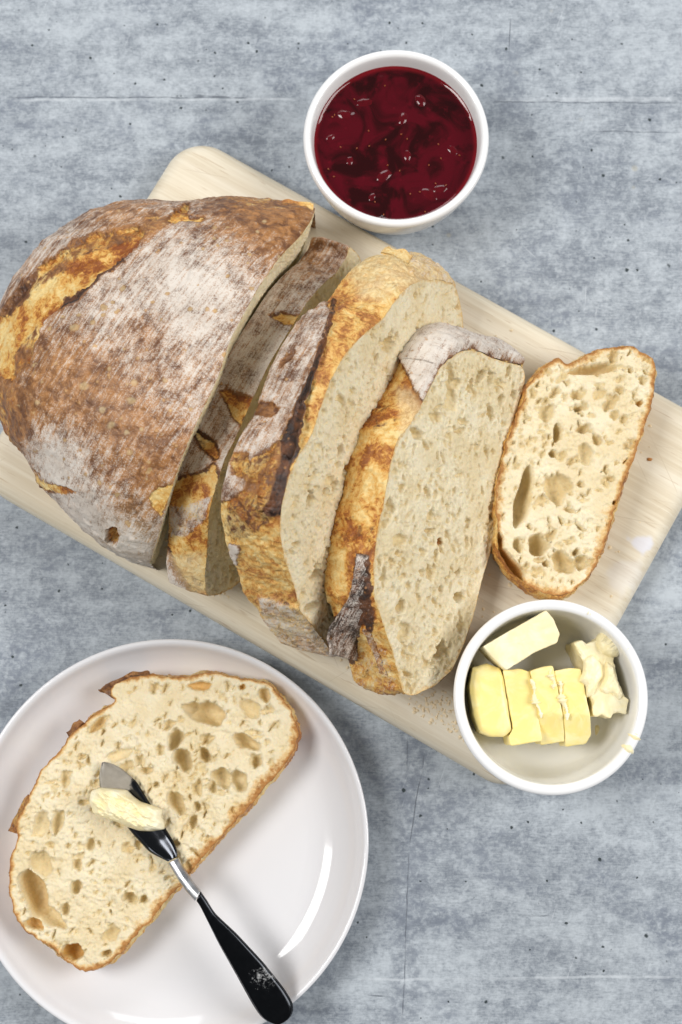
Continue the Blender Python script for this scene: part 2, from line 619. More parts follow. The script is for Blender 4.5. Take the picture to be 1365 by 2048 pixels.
def mat_jam():
    t = NT('red_berry_jam')
    c = t.coords('Object')
    n = t.noise(c, 62, 3, 0.55, 1.0)
    n2 = t.noise(c, 200, 3, 0.6)
    colr = t.mix(t.ramp(n, 0.40, 0.60), (0.020, 0.0004, 0.0009), (0.076, 0.0010, 0.0055))  # sheen patches and the darker hollows between them put into the jam colour
    colr = t.mix(t.ramp(n2, 0.60, 0.72, 0, 0.35), colr, (0.15, 0.003, 0.012))
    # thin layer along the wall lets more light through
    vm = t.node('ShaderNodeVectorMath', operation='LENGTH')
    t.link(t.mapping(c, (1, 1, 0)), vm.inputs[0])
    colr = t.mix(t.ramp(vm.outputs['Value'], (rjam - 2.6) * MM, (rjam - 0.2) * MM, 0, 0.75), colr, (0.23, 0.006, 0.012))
    nrm = t.bump(n, 0.12, 0.0016)
    return t.set(color=colr, rough=0.05, spec=0.45, normal=nrm)


def mat_simple(name, color, rough=0.4, metal=0.0, spec=0.5, sss=0.0, sss_scale=0.002, var=0.06, scale=120, bump=0.0):
    t = NT(name)
    c = t.coords('Object')
    n = t.noise(c, scale, 4, 0.6)
    lo = tuple(x * (1 - var) for x in color)
    hi = tuple(min(1, x * (1 + var)) for x in color)
    colr = t.mix(n, lo, hi)
    kw = dict(color=colr, rough=rough, metal=metal, spec=spec, sss=sss, sss_scale=sss_scale)
    if bump:
        kw['normal'] = t.bump(n, bump, 0.001)
    return t.set(**kw)


def mat_butter(name, outer, cut):
    t = NT(name)
    c = t.coords('Object')
    n = t.noise(c, 90, 4, 0.6, 0.5)
    f = t.noise(t.mapping(c, (60, 500, 60), (0, 0, 0.25)), 1.0, 3)
    colr = t.mix(t.ramp(n, 0.40, 0.66), outer, cut)
    nrm = t.bump(t.math('MULTIPLY_ADD', f, 0.6, n), 0.18, 0.0009)
    return t.set(color=colr, rough=0.36, spec=0.4, normal=nrm)


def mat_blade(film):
    t = NT('steel_dark_reflection')
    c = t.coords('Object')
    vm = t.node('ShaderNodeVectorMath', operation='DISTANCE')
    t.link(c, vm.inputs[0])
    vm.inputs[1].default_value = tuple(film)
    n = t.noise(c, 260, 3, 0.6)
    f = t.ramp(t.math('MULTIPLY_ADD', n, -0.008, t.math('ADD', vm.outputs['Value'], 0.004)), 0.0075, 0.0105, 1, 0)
    film_sheen_c = t.mix(n, (0.22, 0.20, 0.17), (0.40, 0.36, 0.30))  # butter film, with the grey reflection near the tip put into its colour
    colr = t.mix(f, (0.05, 0.053, 0.06), film_sheen_c)  # near-black base stands in for the dark room mirrored in the steel
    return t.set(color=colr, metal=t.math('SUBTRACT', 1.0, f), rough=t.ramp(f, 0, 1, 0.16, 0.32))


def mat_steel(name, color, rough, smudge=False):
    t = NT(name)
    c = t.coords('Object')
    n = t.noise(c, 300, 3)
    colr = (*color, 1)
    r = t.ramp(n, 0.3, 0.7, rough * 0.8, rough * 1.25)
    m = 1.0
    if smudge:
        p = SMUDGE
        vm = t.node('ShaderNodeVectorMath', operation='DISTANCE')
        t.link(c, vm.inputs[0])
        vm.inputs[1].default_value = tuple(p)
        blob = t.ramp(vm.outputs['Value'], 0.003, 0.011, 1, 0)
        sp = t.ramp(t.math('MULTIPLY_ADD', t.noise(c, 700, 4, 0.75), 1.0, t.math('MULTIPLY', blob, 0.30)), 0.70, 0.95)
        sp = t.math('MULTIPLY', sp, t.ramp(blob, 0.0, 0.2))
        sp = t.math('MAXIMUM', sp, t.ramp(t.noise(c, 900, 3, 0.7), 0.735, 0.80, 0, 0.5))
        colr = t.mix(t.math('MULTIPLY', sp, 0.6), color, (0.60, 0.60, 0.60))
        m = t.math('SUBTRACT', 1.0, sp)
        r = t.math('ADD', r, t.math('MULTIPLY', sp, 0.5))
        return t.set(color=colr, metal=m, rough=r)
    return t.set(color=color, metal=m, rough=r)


# ------------------------------------------------------------------ tabletop
BT = 0.018            # board thickness (m)
table = mesh_obj('table', np.array([[-0.75, -0.75, -0.03], [0.75, -0.75, -0.03], [0.75, 0.75, -0.03], [-0.75, 0.75, -0.03],
                                    [-0.75, -0.75, 0], [0.75, -0.75, 0], [0.75, 0.75, 0], [-0.75, 0.75, 0]]),
                 [(0, 3, 2, 1), (4, 5, 6, 7), (0, 1, 5, 4), (1, 2, 6, 5), (2, 3, 7, 6), (3, 0, 4, 7)], None, smooth=False)
table.data.materials.append(mat_table())
tag(table, 'mottled blue-grey concrete tabletop with dark pores', 'table', kind='structure')

# ------------------------------------------------------------------ cutting board
bc = at(np.array([377, 1439, 1052, -54.]), np.array([257, 866, 1596, 970.]), 0.010)
bctr = bc.mean(0)
bdir = (bc[1] - bc[0]) + (bc[2] - bc[3])
bang = math.atan2(bdir[1], bdir[0])
BLX = 0.5 * (np.linalg.norm(bc[1] - bc[0]) + np.linalg.norm(bc[2] - bc[3])) / 2
BLY = 0.5 * (np.linalg.norm(bc[3] - bc[0]) + np.linalg.norm(bc[2] - bc[1])) / 2
BR = np.array([[math.cos(bang), -math.sin(bang)], [math.sin(bang), math.cos(bang)]])


def BOARD_INV(P):
    return (P[:, :2] - bctr[:2]) @ BR


def make_board():
    # rounded rectangle, concentric insets; edge is a 9 mm round-over
    R = 0.020
    ang = np.linspace(0, math.pi / 2, 16)
    ring = []
    for k, (sx, sy) in enumerate(((1, 1), (-1, 1), (-1, -1), (1, -1))):
        for a in ang:
            aa = a + k * math.pi / 2
            ring.append([sx * (BLX - R) + R * math.cos(aa), sy * (BLY - R) + R * math.sin(aa)])
    ring = np.array(ring)
    nrm = np.concatenate([[[math.cos(a + k * math.pi / 2), math.sin(a + k * math.pi / 2)] for a in ang] for k in range(4)])
    rr = 0.0085
    prof = [(-rr * 0.9, 0.0), (-rr * 0.45, 0.0006), (-0.0012, 0.0032), (0.0, 0.0075)]
    for a in np.linspace(0, math.pi / 2, 9):
        prof.append((-rr + rr * math.cos(a), BT - rr + rr * math.sin(a)))
    prof += [(-rr - 0.004, BT), (-rr - 0.010, BT)]
    n = len(ring)
    V = []
    for ins, z in prof:
        p = ring + nrm * ins
        V.append(np.column_stack([p, np.full(n, z)]))
    V = np.concatenate(V)
    m = len(prof)
    F = []
    for j in range(m - 1):
        for i in range(n):
            i2 = (i + 1) % n
            F.append((j * n + i, j * n + i2, (j + 1) * n + i2, (j + 1) * n + i))
    F.append(tuple((m - 1) * n + i for i in range(n)))
    F.append(tuple(reversed(range(n))))
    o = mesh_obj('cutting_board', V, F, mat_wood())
    o.location = (bctr[0], bctr[1], 0.0)
    o.rotation_euler = (0, 0, bang)
    return tag(o, 'pale wooden cutting board with rounded corners under the sliced loaf', 'cutting board')


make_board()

# ------------------------------------------------------------------ bread
M_CRUMB = mat_crumb('bread_crumb')
M_CRUST = mat_crust('bread_crust', math.radians(62))
M_CRUST_LOAF = mat_crust('loaf_crust', math.radians(56))


def pits_field(X, Y, D, rng, area, holes, density=1.0, spin=0.0, big=1.0):
    """height (mm, negative in pockets) over grid nodes X,Y (mm); D = distance inside outline (mm)"""
    h = np.zeros_like(X)
    skin = np.zeros_like(X)
    x0, y0 = X[0, 0], Y[0, 0]
    dx = X[0, 1] - X[0, 0]
    ny, nx = X.shape

    def pit(cx, cy, a, b, ang, d, sharp=0.5, sk=0.0, irregular=0.0):
        r = max(a, b) * 1.25
        i0, i1 = max(0, int((cx - r - x0) / dx)), min(nx, int((cx + r - x0) / dx) + 2)
        j0, j1 = max(0, int((cy - r - y0) / dx)), min(ny, int((cy + r - y0) / dx) + 2)
        if i0 >= i1 or j0 >= j1:
            return
        xs = X[j0:j1, i0:i1] - cx
        ys = Y[j0:j1, i0:i1] - cy
        c, s = math.cos(ang), math.sin(ang)
        u = (xs * c + ys * s) / a
        v = (-xs * s + ys * c) / b
        if irregular:
            th = np.arctan2(v, u)
            p1, p2, p3 = rng.uniform(0, 6.28, 3)
            q = 1 + irregular * (0.5 * np.sin(2 * th + p1) + 0.35 * np.sin(3 * th + p2) + 0.3 * np.sin(5 * th + p3))
            u = u / q
            v = v / q
        rho = u * u + v * v
        f = -d * np.clip(1 - rho, 0, 1) ** sharp
        h[j0:j1, i0:i1] = np.minimum(h[j0:j1, i0:i1], f)
        if sk:
            skin[j0:j1, i0:i1] = np.maximum(skin[j0:j1, i0:i1], sk * smooth01(-rho, -1.0, -0.72))

    def inside(cx, cy):
        i = int(round((cx - x0) / dx))
        j = int(round((cy - y0) / dx))
        if 0 <= i < nx and 0 <= j < ny:
            return D[j, i]
        return -1

    fldx = fbm(np.stack([X.ravel()[::1], Y.ravel(), np.full(X.size, spin * 9 + x0)], 1), 0.07, 2, 71).reshape(X.shape)

    def patch(cx, cy):
        return 2.0 * fldx[min(ny - 1, max(0, int((cy - y0) / dx))), min(nx - 1, max(0, int((cx - x0) / dx)))]
    xr = (X.min(), X.max())
    yr = (Y.min(), Y.max())
    box = (xr[1] - xr[0]) * (yr[1] - yr[0])
    for rmin, rmax, dens, dk in ((0.40, 0.85, 0.26, 1.4), (0.8, 1.5, 0.050, 1.5), (1.4, 2.4, 0.0105 * big, 1.6), (2.2, 3.6, 0.0022 * big, 1.5)):
        n = int(box * dens * density)
        for _ in range(n):
            cx = rng.uniform(*xr)
            cy = rng.uniform(*yr)
            di = inside(cx, cy)
            if di < 0.8:
                continue
            if rmax < 2 and patch(cx, cy) < rng.uniform(-0.95, 0.30):
                continue
            a = rng.uniform(rmin, rmax)
            if di < a * 1.1 + 0.6:
                a = max(0.4, di * 0.45)
            e = rng.uniform(0.35, 0.95)
            ang = spin + rng.normal(0, 0.7)
            pit(cx, cy, a, a * e, ang, a * dk * rng.uniform(0.6, 1.15), 0.58, 0.28 if a > 1.1 else 0.0, 0.42)
    for (cx, cy, a, b, ang, d, sk) in holes:
        pit(cx, cy, a, b, ang, min(d * 2.4, 13.5), 0.46, max(sk, 0.3), 0.20)
    return h, skin


def crumb_face(name, root, frame, outline, holes, seed, res=0.55, density=1.0, spin=0.0, big=1.0, rim=1.0, back=None, rim_fn=None, sag=0.0, cap=1.0, tear=0.24):
    """outline in mm in the (U,V) plane; pockets are modelled"""
    O, U, V, N = frame
    mn = outline.min(0) - 1.5
    mx = outline.max(0) + 1.5
    xs = np.arange(mn[0], mx[0], res)
    ys = np.arange(mn[1], mx[1], res)
    X, Y = np.meshgrid(xs, ys)
    pts = np.stack([X.ravel(), Y.ravel()], 1)
    coarse = resample(outline, 1.4)
    S = sdf(pts, coarse).reshape(X.shape)
    rng = random.Random(seed)
    rng_np = np.random.default_rng(seed)

    class R:
        uniform = staticmethod(lambda a, b, n=None: rng_np.uniform(a, b, n) if n else rng.uniform(a, b))
        normal = staticmethod(lambda m, s: rng.gauss(m, s))
    h, skin = pits_field(X, Y, -S, R, None, holes, density, spin, big)
    P3 = np.stack([X.ravel(), Y.ravel(), np.full(X.size, seed * 3.1)], 1)
    nz = fbm(P3, 0.9, 3, seed).reshape(X.shape)
    nz2 = fbm(P3, 0.09, 3, seed + 5).reshape(X.shape)
    W3 = P3 + np.stack([1.2 * fbm(P3, 0.22, 2, seed + 21), 1.2 * fbm(P3, 0.22, 2, seed + 22), np.zeros(len(P3))], 1)
    f1 = fbm(W3 * np.array([1.0, 1.25, 1.0]), 0.34, 3, seed + 23).reshape(X.shape)
    f2 = fbm(W3, 0.85, 2, seed + 24).reshape(X.shape)
    # irregular open foam between the round pockets
    h = h - 0.75 * smooth01(f1, 0.14, 0.55) - 0.4 * smooth01(f2, 0.12, 0.55)
    h = h + tear * nz + 0.6 * nz2
    fade = smooth01(-S, 0.0, 1.3)
    h = h * fade - sag * (1 - smooth01(-S, 0, 3.0))
    inside = S < 0
    cell = inside[:-1, :-1] | inside[1:, :-1] | inside[:-1, 1:] | inside[1:, 1:]
    J, I = np.nonzero(cell)
    nx = X.shape[1]
    q = np.stack([J * nx + I, J * nx + I + 1, (J + 1) * nx + I + 1, (J + 1) * nx + I], 1)
    used, inv = np.unique(q.ravel(), return_inverse=True)
    q = inv.reshape(-1, 4)
    p2 = pts[used].copy()
    out = S.ravel()[used] > 0
    p2[out] = closest_on(p2[out], coarse)
    hh = np.where(out, -sag, h.ravel()[used])
    P = O + MM * (p2[:, :1] * U + p2[:, 1:] * V + hh[:, None] * N)
    D = np.where(out, 0, -S.ravel()[used])
    wid = np.full(len(p2), 4.2 * rim)
    if rim_fn is not None:
        wid = wid * rim_fn(p2)
    wid = wid * (1 + 0.95 * fbm(np.column_stack([p2, np.zeros(len(p2))]), 0.12, 2, seed + 9))
    edge = np.clip(1 - D / np.maximum(wid, 0.3), 0, 1) * cap
    sk = skin.ravel()[used]
    mask = np.stack([np.zeros_like(sk), np.clip(sk, 0, 1), np.clip(sk - 1, 0, 1), edge], 1)
    return mesh_obj(name, P, q, M_CRUMB, root, mask=mask)


def paint(px, regions, base, P):
    """regions: dicts poly, soft, flour, gold, char, pale, raise_; px (N,2)"""
    n = len(px)
    m = np.zeros((n, 4))
    m[:] = base
    lift = np.zeros(n)
    wob = 6.0 * np.stack([fbm(P, 170, 3, 31), fbm(P, 170, 3, 57)], 1) + 3.0 * np.stack([fbm(P, 700, 2, 91), fbm(P, 700, 2, 77)], 1)
    for r in regions:
        poly = np.asarray(r['poly'], float)
        soft = r.get('soft', 5.0)
        bb0 = poly.min(0) - 40 - soft
        bb1 = poly.max(0) + 40 + soft
        sel = np.nonzero(((px > bb0) & (px < bb1)).all(1))[0]
        if len(sel) == 0:
            continue
        d = sdf(px[sel] + wob[sel] * r.get('wob', 1.0), poly)
        w = 1 - smooth01(d, -soft, soft)
        tgt = np.array([r.get('flour', 0), r.get('gold', 0), r.get('char', 0), r.get('pale', 0)])
        m[sel] = m[sel] * (1 - w[:, None]) + tgt * w[:, None]
        if 'rim' in r:                       # burnt lip along the boundary
            band = np.exp(-(d / r.get('rimw', 4.0)) ** 2) * r['rim']
            m[sel, 2] = np.maximum(m[sel, 2], band)
            m[sel, 0] *= (1 - 0.8 * np.clip(band, 0, 1))
        lift[sel] += r.get('lift', 0) * w
    return m, lift


def blobs(px, m, items, ch=0):
    for (x, y, r, a) in items:
        m[:, ch] += a * np.exp(-((px[:, 0] - x) ** 2 + (px[:, 1] - y) ** 2) / (r * r))
    m[:, ch] = np.clip(m[:, ch], 0, 1.2)


class Slice:
    """an upright or lying slice: front face traced on its plane, crust lofted back by its thickness"""

    def __init__(self, name, label, group, front_px, plane, thick, seed, regions=(), base=(0, 1, 0, 0), flour_blobs=(), holes=(),
                 bulge=2.0, back_shift=(0, 0), back_scale=1.0, spin=0.0, density=1.0, big=1.0, rim=1.0, rim_fn=None, bump=0.7, crust_mat=None, jag=0.5, min_back=0.0, end_bulge=0.0, cap=1.0, tear=0.20):
        O, U, V, N = plane
        self.plane = plane
        fp = np.asarray(front_px, float)
        W = on_plane(fp[:, 0], fp[:, 1], O, N)
        out2 = np.stack([(W - O) @ U, (W - O) @ V], 1) / MM
        out2 = resample(out2, 0.6)
        out2 = gsmooth(out2, 3.0)
        # counter-clockwise
        ar = 0.5 * np.sum(out2[:, 0] * np.roll(out2[:, 1], -1) - np.roll(out2[:, 0], -1) * out2[:, 1])
        if ar < 0:
            out2 = out2[::-1].copy()
        tang = np.roll(out2, -2, 0) - np.roll(out2, 2, 0)
        tang /= np.linalg.norm(tang, axis=1, keepdims=True)
        nor = np.stack([tang[:, 1], -tang[:, 0]], 1)
        nor = gsmooth(nor, 6.0)
        s3 = np.column_stack([out2, np.full(len(out2), seed * 7.7)])
        out2 = out2 + nor * (jag * fbm(s3, 0.28, 3, seed + 3) + 0.5 * jag * fbm(s3, 1.3, 2, seed + 4))[:, None]
        self.out2 = out2
        z = (O + MM * (out2[:, :1] * U + out2[:, 1:] * V))[:, 2]
        print(name, 'size mm', np.ptp(out2, axis=0), 'z range mm', z.min() / MM, z.max() / MM)
        c2 = out2.mean(0)
        nw = max(8, int(thick / 0.62))
        w = np.linspace(0, 1, nw)
        back2 = c2 + (out2 - c2) * back_scale + np.asarray(back_shift)
        n = len(out2)
        P2 = out2[:, None, :] * (1 - w)[None, :, None] + back2[:, None, :] * w[None, :, None]
        P2 = P2 + nor[:, None, :] * (bulge * np.sin(math.pi * w) ** 0.8)[None, :, None]
        P2 = P2 + nor[:, None, :] * ((end_bulge * np.clip(nor[:, 0], 0, 1) ** 2)[:, None] * (np.sin(math.pi * w * 0.75) ** 0.9)[None, :])[..., None]
        P = O + MM * (P2[..., :1] * U + P2[..., 1:] * V - (w * thick)[None, :, None] * N)
        nn = grid_normals(P, True)
        # make normals point outward
        outw = nor[:, None, :1] * U + nor[:, None, 1:] * V
        if (nn * outw).sum(-1).mean() < 0:
            nn = -nn
        pf = P.reshape(-1, 3)
        px = proj(pf)
        m, lift = paint(px, regions, base, pf)
        blobs(px, m, flour_blobs)
        d = 0.9 * fbm(pf, 110, 4, seed + 11) + 0.45 * fbm(pf, 420, 3, seed + 12) + 1.0 * fbm(pf, 40, 2, seed + 13)
        ridg = 1 - np.abs(fbm(pf, 230, 3, seed + 14))
        d = d * bump + 0.75 * bump * (ridg - 0.7) * m[:, 1] + 0.5 * bump * m[:, 1] * fbm(pf, 900, 2, seed + 15)
        fadew = (0.15 + 0.85 * smooth01(w * thick, 0, 2.2)) * (0.3 + 0.7 * smooth01((1 - w) * thick, 0, 2.0))
        fadew = np.repeat(fadew[None, :], n, 0).ravel()
        pf = pf + nn.reshape(-1, 3) * (MM * ((d + lift) * fadew))[:, None]
        pf[:, 2] = np.maximum(pf[:, 2], min_back)
        base_pt = pf[pf[:, 2].argmin()].copy()
        base_pt[:2] = pf[:, :2].mean(0)
        self.root = tag(empty(name, base_pt), label, 'bread slice', group)
        f = grid_faces(n, nw, wrap_n=True)
        self.crust = mesh_obj('crust', pf, f, crust_mat or M_CRUST, self.root, mask=np.clip(m, 0, 1.2))
        self.bvh = BVHTree.FromPolygons([tuple(v) for v in pf], [tuple(x) for x in f.tolist()])
        hl = []
        for h in holes:                       # px, py, a_mm, b_mm, angle, depth, skin
            q = on_plane(np.array([h[0]], float), np.array([h[1]], float), O, N)[0]
            hl.append(((q - O) @ U / MM, (q - O) @ V / MM, h[2], h[3], h[4], h[5], h[6]))
        self.crumb = crumb_face('crumb', self.root, plane, out2, hl, seed, density=density, spin=spin, big=big, rim=rim, rim_fn=rim_fn, cap=cap, tear=tear)
        # far side of the slice: one plain cut face
        k = np.arange(0, n, 6)
        bp = pf.reshape(n, nw, 3)[k, -1]
        c = bp.mean(0)
        rings = [bp * (1 - t) + c * t for t in np.linspace(0, 1, 6)[:-1]]
        vb = np.concatenate(rings + [c[None]])
        fb = []
        kk = len(k)
        for j in range(4):
            for i in range(kk):
                i2 = (i + 1) % kk
                fb.append((j * kk + i, j * kk + i2, (j + 1) * kk + i2, (j + 1) * kk + i))
        for i in range(kk):
            fb.append((4 * kk + i, 4 * kk + (i + 1) % kk, 5 * kk))
        mk = np.zeros((len(vb), 4))
        mesh_obj('rear_crumb', vb, fb, M_CRUMB, self.root, mask=mk)


def leaning_plane(p_top, p_bot, zb, beta):
    """plane through the front bottom edge (two photo points at height zb), leaning left by beta from horizontal"""
    a = at(np.array(p_top[0], float), np.array(p_top[1], float), zb)
    b = at(np.array(p_bot[0], float), np.array(p_bot[1], float), zb)
    U = (a - b)
    U /= np.linalg.norm(U)
    Z = np.array([0, 0, 1.0])
    A = np.cross(U, Z)           # to the right of U
    A /= np.linalg.norm(A)
    bt = math.radians(beta)
    V = -A * math.cos(bt) + Z * math.sin(bt)
    N = A * math.sin(bt) + Z * math.cos(bt)
    return (b, U, V, N)


GROUP_FAN = None

# ---- slice next to the loaf
A_front = [(697, 492), (695, 512), (673, 545), (641, 573), (618, 600), (594, 636), (570, 676), (539, 727), (507, 794), (484, 848), (462, 895), (449, 918), (436, 964),
           (425, 998), (418, 1030), (416, 1069), (414, 1112), (410, 1150), (412, 1191), (436, 1191), (468, 1174), (495, 1150), (530, 1080), (575, 960), (630, 830), (690, 690), (725, 590), (730, 540), (715, 505)]
plA = leaning_plane((715, 560), (480, 1170), BT + 0.0055, 74)
sliceA = Slice('bread_slice', 'grey-floured slice with leaf-shaped scores leaning against the uncut half loaf', None, A_front, plA, 20.0, 11,
               base=(0.62, 0.0, 0.0, 0.0),
               regions=[dict(poly=[(542, 632), (560, 625), (604, 632), (597, 650), (565, 650)], soft=3, gold=0.75, lift=-1.3, rim=0.5, rimw=3),
                        dict(poly=[(436, 782), (455, 778), (512, 795), (482, 850), (462, 828)], soft=3, gold=0.7, lift=-1.4, rim=0.5, rimw=3),
                        dict(poly=[(384, 858), (402, 864), (428, 886), (440, 912), (428, 920), (402, 898)], soft=3, gold=0.6, lift=-1.6, rim=0.7, rimw=4),
                        dict(poly=[(338, 958), (400, 945), (432, 925), (445, 960), (428, 1000), (418, 1065), (414, 1195), (385, 1180), (335, 1090)], soft=6, gold=1.0, rim=0.6, rimw=5),
                        dict(poly=[(338, 1008), (375, 1012), (422, 985), (410, 1040), (375, 1075), (338, 1075)], soft=5, flour=0.55, gold=0.5),
                        dict(poly=[(340, 1110), (405, 1110), (412, 1200), (380, 1190)], soft=14, pale=0.8, gold=0.6)],
               flour_blobs=[(640, 500, 60, -0.28), (560, 760, 60, 0.15), (600, 680, 50, 0.1), (470, 870, 40, -0.1)],
               bulge=1.2, spin=0.3, density=1.1, big=1.0, rim=0.6, cap=0.62, tear=0.7, min_back=BT)

# ---- slice with the burnt ear
B_front = [(916, 586), (907, 567), (875, 559), (839, 561), (816, 573), (788, 604), (768, 636), (729, 668), (697, 699), (677, 731), (657, 771), (642, 814), (624, 868), (599, 908),
           (579, 948), (564, 1008), (559, 1058), (569, 1118), (588, 1170), (600, 1220), (640, 1270), (665, 1306), (700, 1310), (740, 1250), (790, 1120), (850, 950), (905, 780), (928, 670), (926, 630)]
plB = leaning_plane((930, 650), (716, 1290), BT + 0.0145, 63)
sliceB = Slice('bread_slice', 'slice with charred black ear and golden burst crust, between the grey and the widest slice', None, B_front, plB, 30.0, 23,
               base=(0.0, 1.0, 0.0, 0.1),
               regions=[dict(poly=[(652, 600), (664, 640), (642, 700), (622, 760), (592, 830), (560, 884), (515, 920), (494, 985), (450, 1008), (415, 960), (450, 814), (530, 680)], soft=3, flour=0.56, lift=1.6, wob=1.2),
                        dict(poly=[(674, 606), (664, 650), (645, 700), (629, 760), (606, 818), (602, 870), (598, 905), (582, 935), (572, 975), (562, 1028), (545, 1034), (524, 1036), (520, 990), (540, 930), (562, 886), (592, 830), (622, 760), (642, 700), (660, 645), (664, 606)], soft=4, char=1.0, lift=2.6, wob=1.0),
                        dict(poly=[(505, 925), (560, 886), (572, 900), (548, 1000), (505, 1045), (455, 1015), (488, 985)], soft=6, gold=0.42, char=0.22, lift=1.0),
                        dict(poly=[(494, 990), (520, 1000), (548, 1036), (520, 1065), (480, 1085), (455, 1070), (455, 1010)], soft=10, char=0.42, gold=0.55, lift=0.8),
                        dict(poly=[(510, 806), (545, 803), (563, 818), (545, 838), (512, 830)], soft=2.5, char=0.45, gold=0.1, lift=-1.2),
                        dict(poly=[(562, 722), (590, 705), (594, 712), (588, 722), (562, 738)], soft=2.5, char=0.45, gold=0.1, lift=-1.2),
                        dict(poly=[(466, 905), (498, 905), (506, 938), (490, 955), (466, 950)], soft=3, char=0.25, gold=0.5, lift=-1.0),
                        dict(poly=[(462, 1085), (482, 1085), (480, 1130), (468, 1125)], soft=3, flour=0.85, lift=1.5),
                        dict(poly=[(690, 520), (790, 470), (930, 560), (880, 570), (815, 580), (770, 600), (720, 600)], soft=14, pale=0.85, gold=0.8),
                        dict(poly=[(812, 500), (930, 545), (925, 575), (860, 560), (822, 545)], soft=6, flour=0.42, pale=0.8, gold=0.8, lift=1.2),
                        dict(poly=[(515, 1190), (560, 1196), (596, 1214), (662, 1282), (690, 1340), (600, 1330), (530, 1250)], soft=5, flour=0.58, gold=0.62, pale=0.3, lift=1.6, rim=0.35, rimw=4)],
               bulge=1.5, spin=0.4, density=1.25, big=1.2, rim=0.8, cap=0.6, min_back=BT, bump=1.25, end_bulge=9.0,
               holes=[(622, 1003, 3.6, 3.0, 0.3, 4.0, 0.1), (655, 985, 2.6, 2.0, 0.0, 3, 0.1), (672, 975, 2.6, 3.0, 0.0, 3, 0.1), (636, 1150, 2.2, 5.0, 0.4, 3.5, 0.3), (625, 1215, 2.6, 5.5, 0.5, 3.0, 0.2), (683, 905, 3.0, 3.4, 0, 3.5, 0.1), (780, 690, 3.5, 6.5, 0.2, 3.5, 0.15), (596, 1090, 1.6, 2.5, 0, 2, 0)])

# ---- widest slice, with the white flap
C_front = [(846, 804), (864, 768), (877, 739), (898, 718), (925, 702), (941, 699), (964, 706), (993, 719), (1017, 726), (1041, 731), (1050, 740), (1051, 757), (1043, 789), (1025, 847),
           (1006, 930), (997, 1020), (987, 1084), (964, 1163), (948, 1230), (925, 1297), (903, 1342), (869, 1373), (824, 1392), (807, 1386), (785, 1303), (768, 1253), (749, 1197),
           (747, 1129), (754, 1068), (768, 1006), (779, 939), (793, 883), (824, 843)]
plC = leaning_plane((1052, 790), (918, 1330), BT + 0.0195, 50)
sliceC = Slice('bread_slice', 'widest crumb slice with white floured flap and grey charred ridge on its crust', None, C_front, plC, 29.0, 37,
               base=(0.0, 1.0, 0.0, 0.05),
               regions=[dict(poly=[(780, 700), (800, 640), (891, 620), (960, 640), (1080, 740), (1000, 722), (941, 699), (898, 718), (877, 739), (864, 770), (848, 808), (834, 790), (815, 745), (796, 714)], soft=3, flour=0.80, lift=3.2, rim=0.55, rimw=5, wob=0.7),
                        dict(poly=[(716, 1104), (738, 1112), (746, 1150), (742, 1210), (750, 1240), (748, 1262), (722, 1265), (712, 1330), (655, 1325), (640, 1275), (664, 1236), (698, 1212), (708, 1170)], soft=3, char=0.9, flour=0.15, lift=0.6, wob=1.0),  # charred crust, also painted dark under the flap as its shadow edge
                        dict(poly=[(722, 1265), (748, 1262), (775, 1300), (800, 1390), (740, 1390), (690, 1350), (712, 1330)], soft=8, flour=0.36, gold=0.75, lift=0.6),
                        dict(poly=[(716, 1250), (730, 1248), (742, 1275), (740, 1310), (728, 1315), (714, 1285)], soft=3, gold=1.0, lift=-1.5),
                        dict(poly=[(790, 770), (835, 790), (845, 830), (800, 880), (790, 830)], soft=10, gold=0.9, pale=0.75),
                        dict(poly=[(745, 800), (800, 820), (795, 870), (720, 860)], soft=10, gold=0.62),
                        dict(poly=[(660, 1025), (755, 1030), (748, 1090), (650, 1085)], soft=12, gold=0.62)],
               bulge=1.5, spin=0.35, density=1.25, big=1.1, rim=0.8, cap=0.6, min_back=BT, bump=1.25, end_bulge=8.0,
               holes=[(965, 752, 4.6, 2.2, -0.5, 4.5, 0.1), (985, 757, 3.8, 2.4, -0.6, 4.5, 0.1), (905, 770, 9.0, 3.6, 0.5, 2.2, 0), (1020, 742, 3.2, 1.8, -0.3, 4.0, 0.8), (905, 800, 6.0, 4.0, 0.4, 1.6, 0),
                      (836, 868, 2.4, 5.0, -0.1, 2.6, 0.1), (882, 1085, 1.9, 2.2, 0, 1.5, 1.9), (920, 1195, 2.6, 4.0, 0.3, 4.0, 0.25), (918, 1147, 2.2, 1.8, 0, 3, 0.2), (884, 1300, 4.4, 4.0, 0.4, 5.5, 0.6), (868, 1320, 2.4, 1.6, 0, 2.5, 0.2),
                      (803, 1213, 3.6, 3.2, 0.3, 2.4, 0.1), (810, 1265, 4.0, 5.0, 0.5, 2.0, 0.1), (818, 1350, 1.3, 3.4, 0, 2.6, 0.2), (826, 1378, 2.4, 1.6, 0.2, 2, 0.6), (905, 1345, 1.8, 2.2, 0, 3.0, 0.7), (885, 1180, 2.2, 1.4, 0.4, 2.5, 0.1),
                      (865, 1030, 3.2, 2.0, 0.4, 1.6, 0), (800, 1080, 3.0, 5.0, 0.2, 1.5, 0), (895, 1160, 1.8, 1.1, 0.4, 2.0, 0.1), (1005, 800, 3.4, 2.0, -.4, 3.0, 0.15), (1030, 790, 2.4, 2.6, 0, 3.0, 0.3), (985, 830, 3.6, 2.2, 0.5, 2.6, 0.1)])

# ---- slice lying flat at the end of the board
zD = BT + 0.0245
plD = (at(np.array(1150.), np.array(950.), zD), np.array([1.0, 0, 0]), np.array([0, 1.0, 0]), np.array([0, 0, 1.0]))
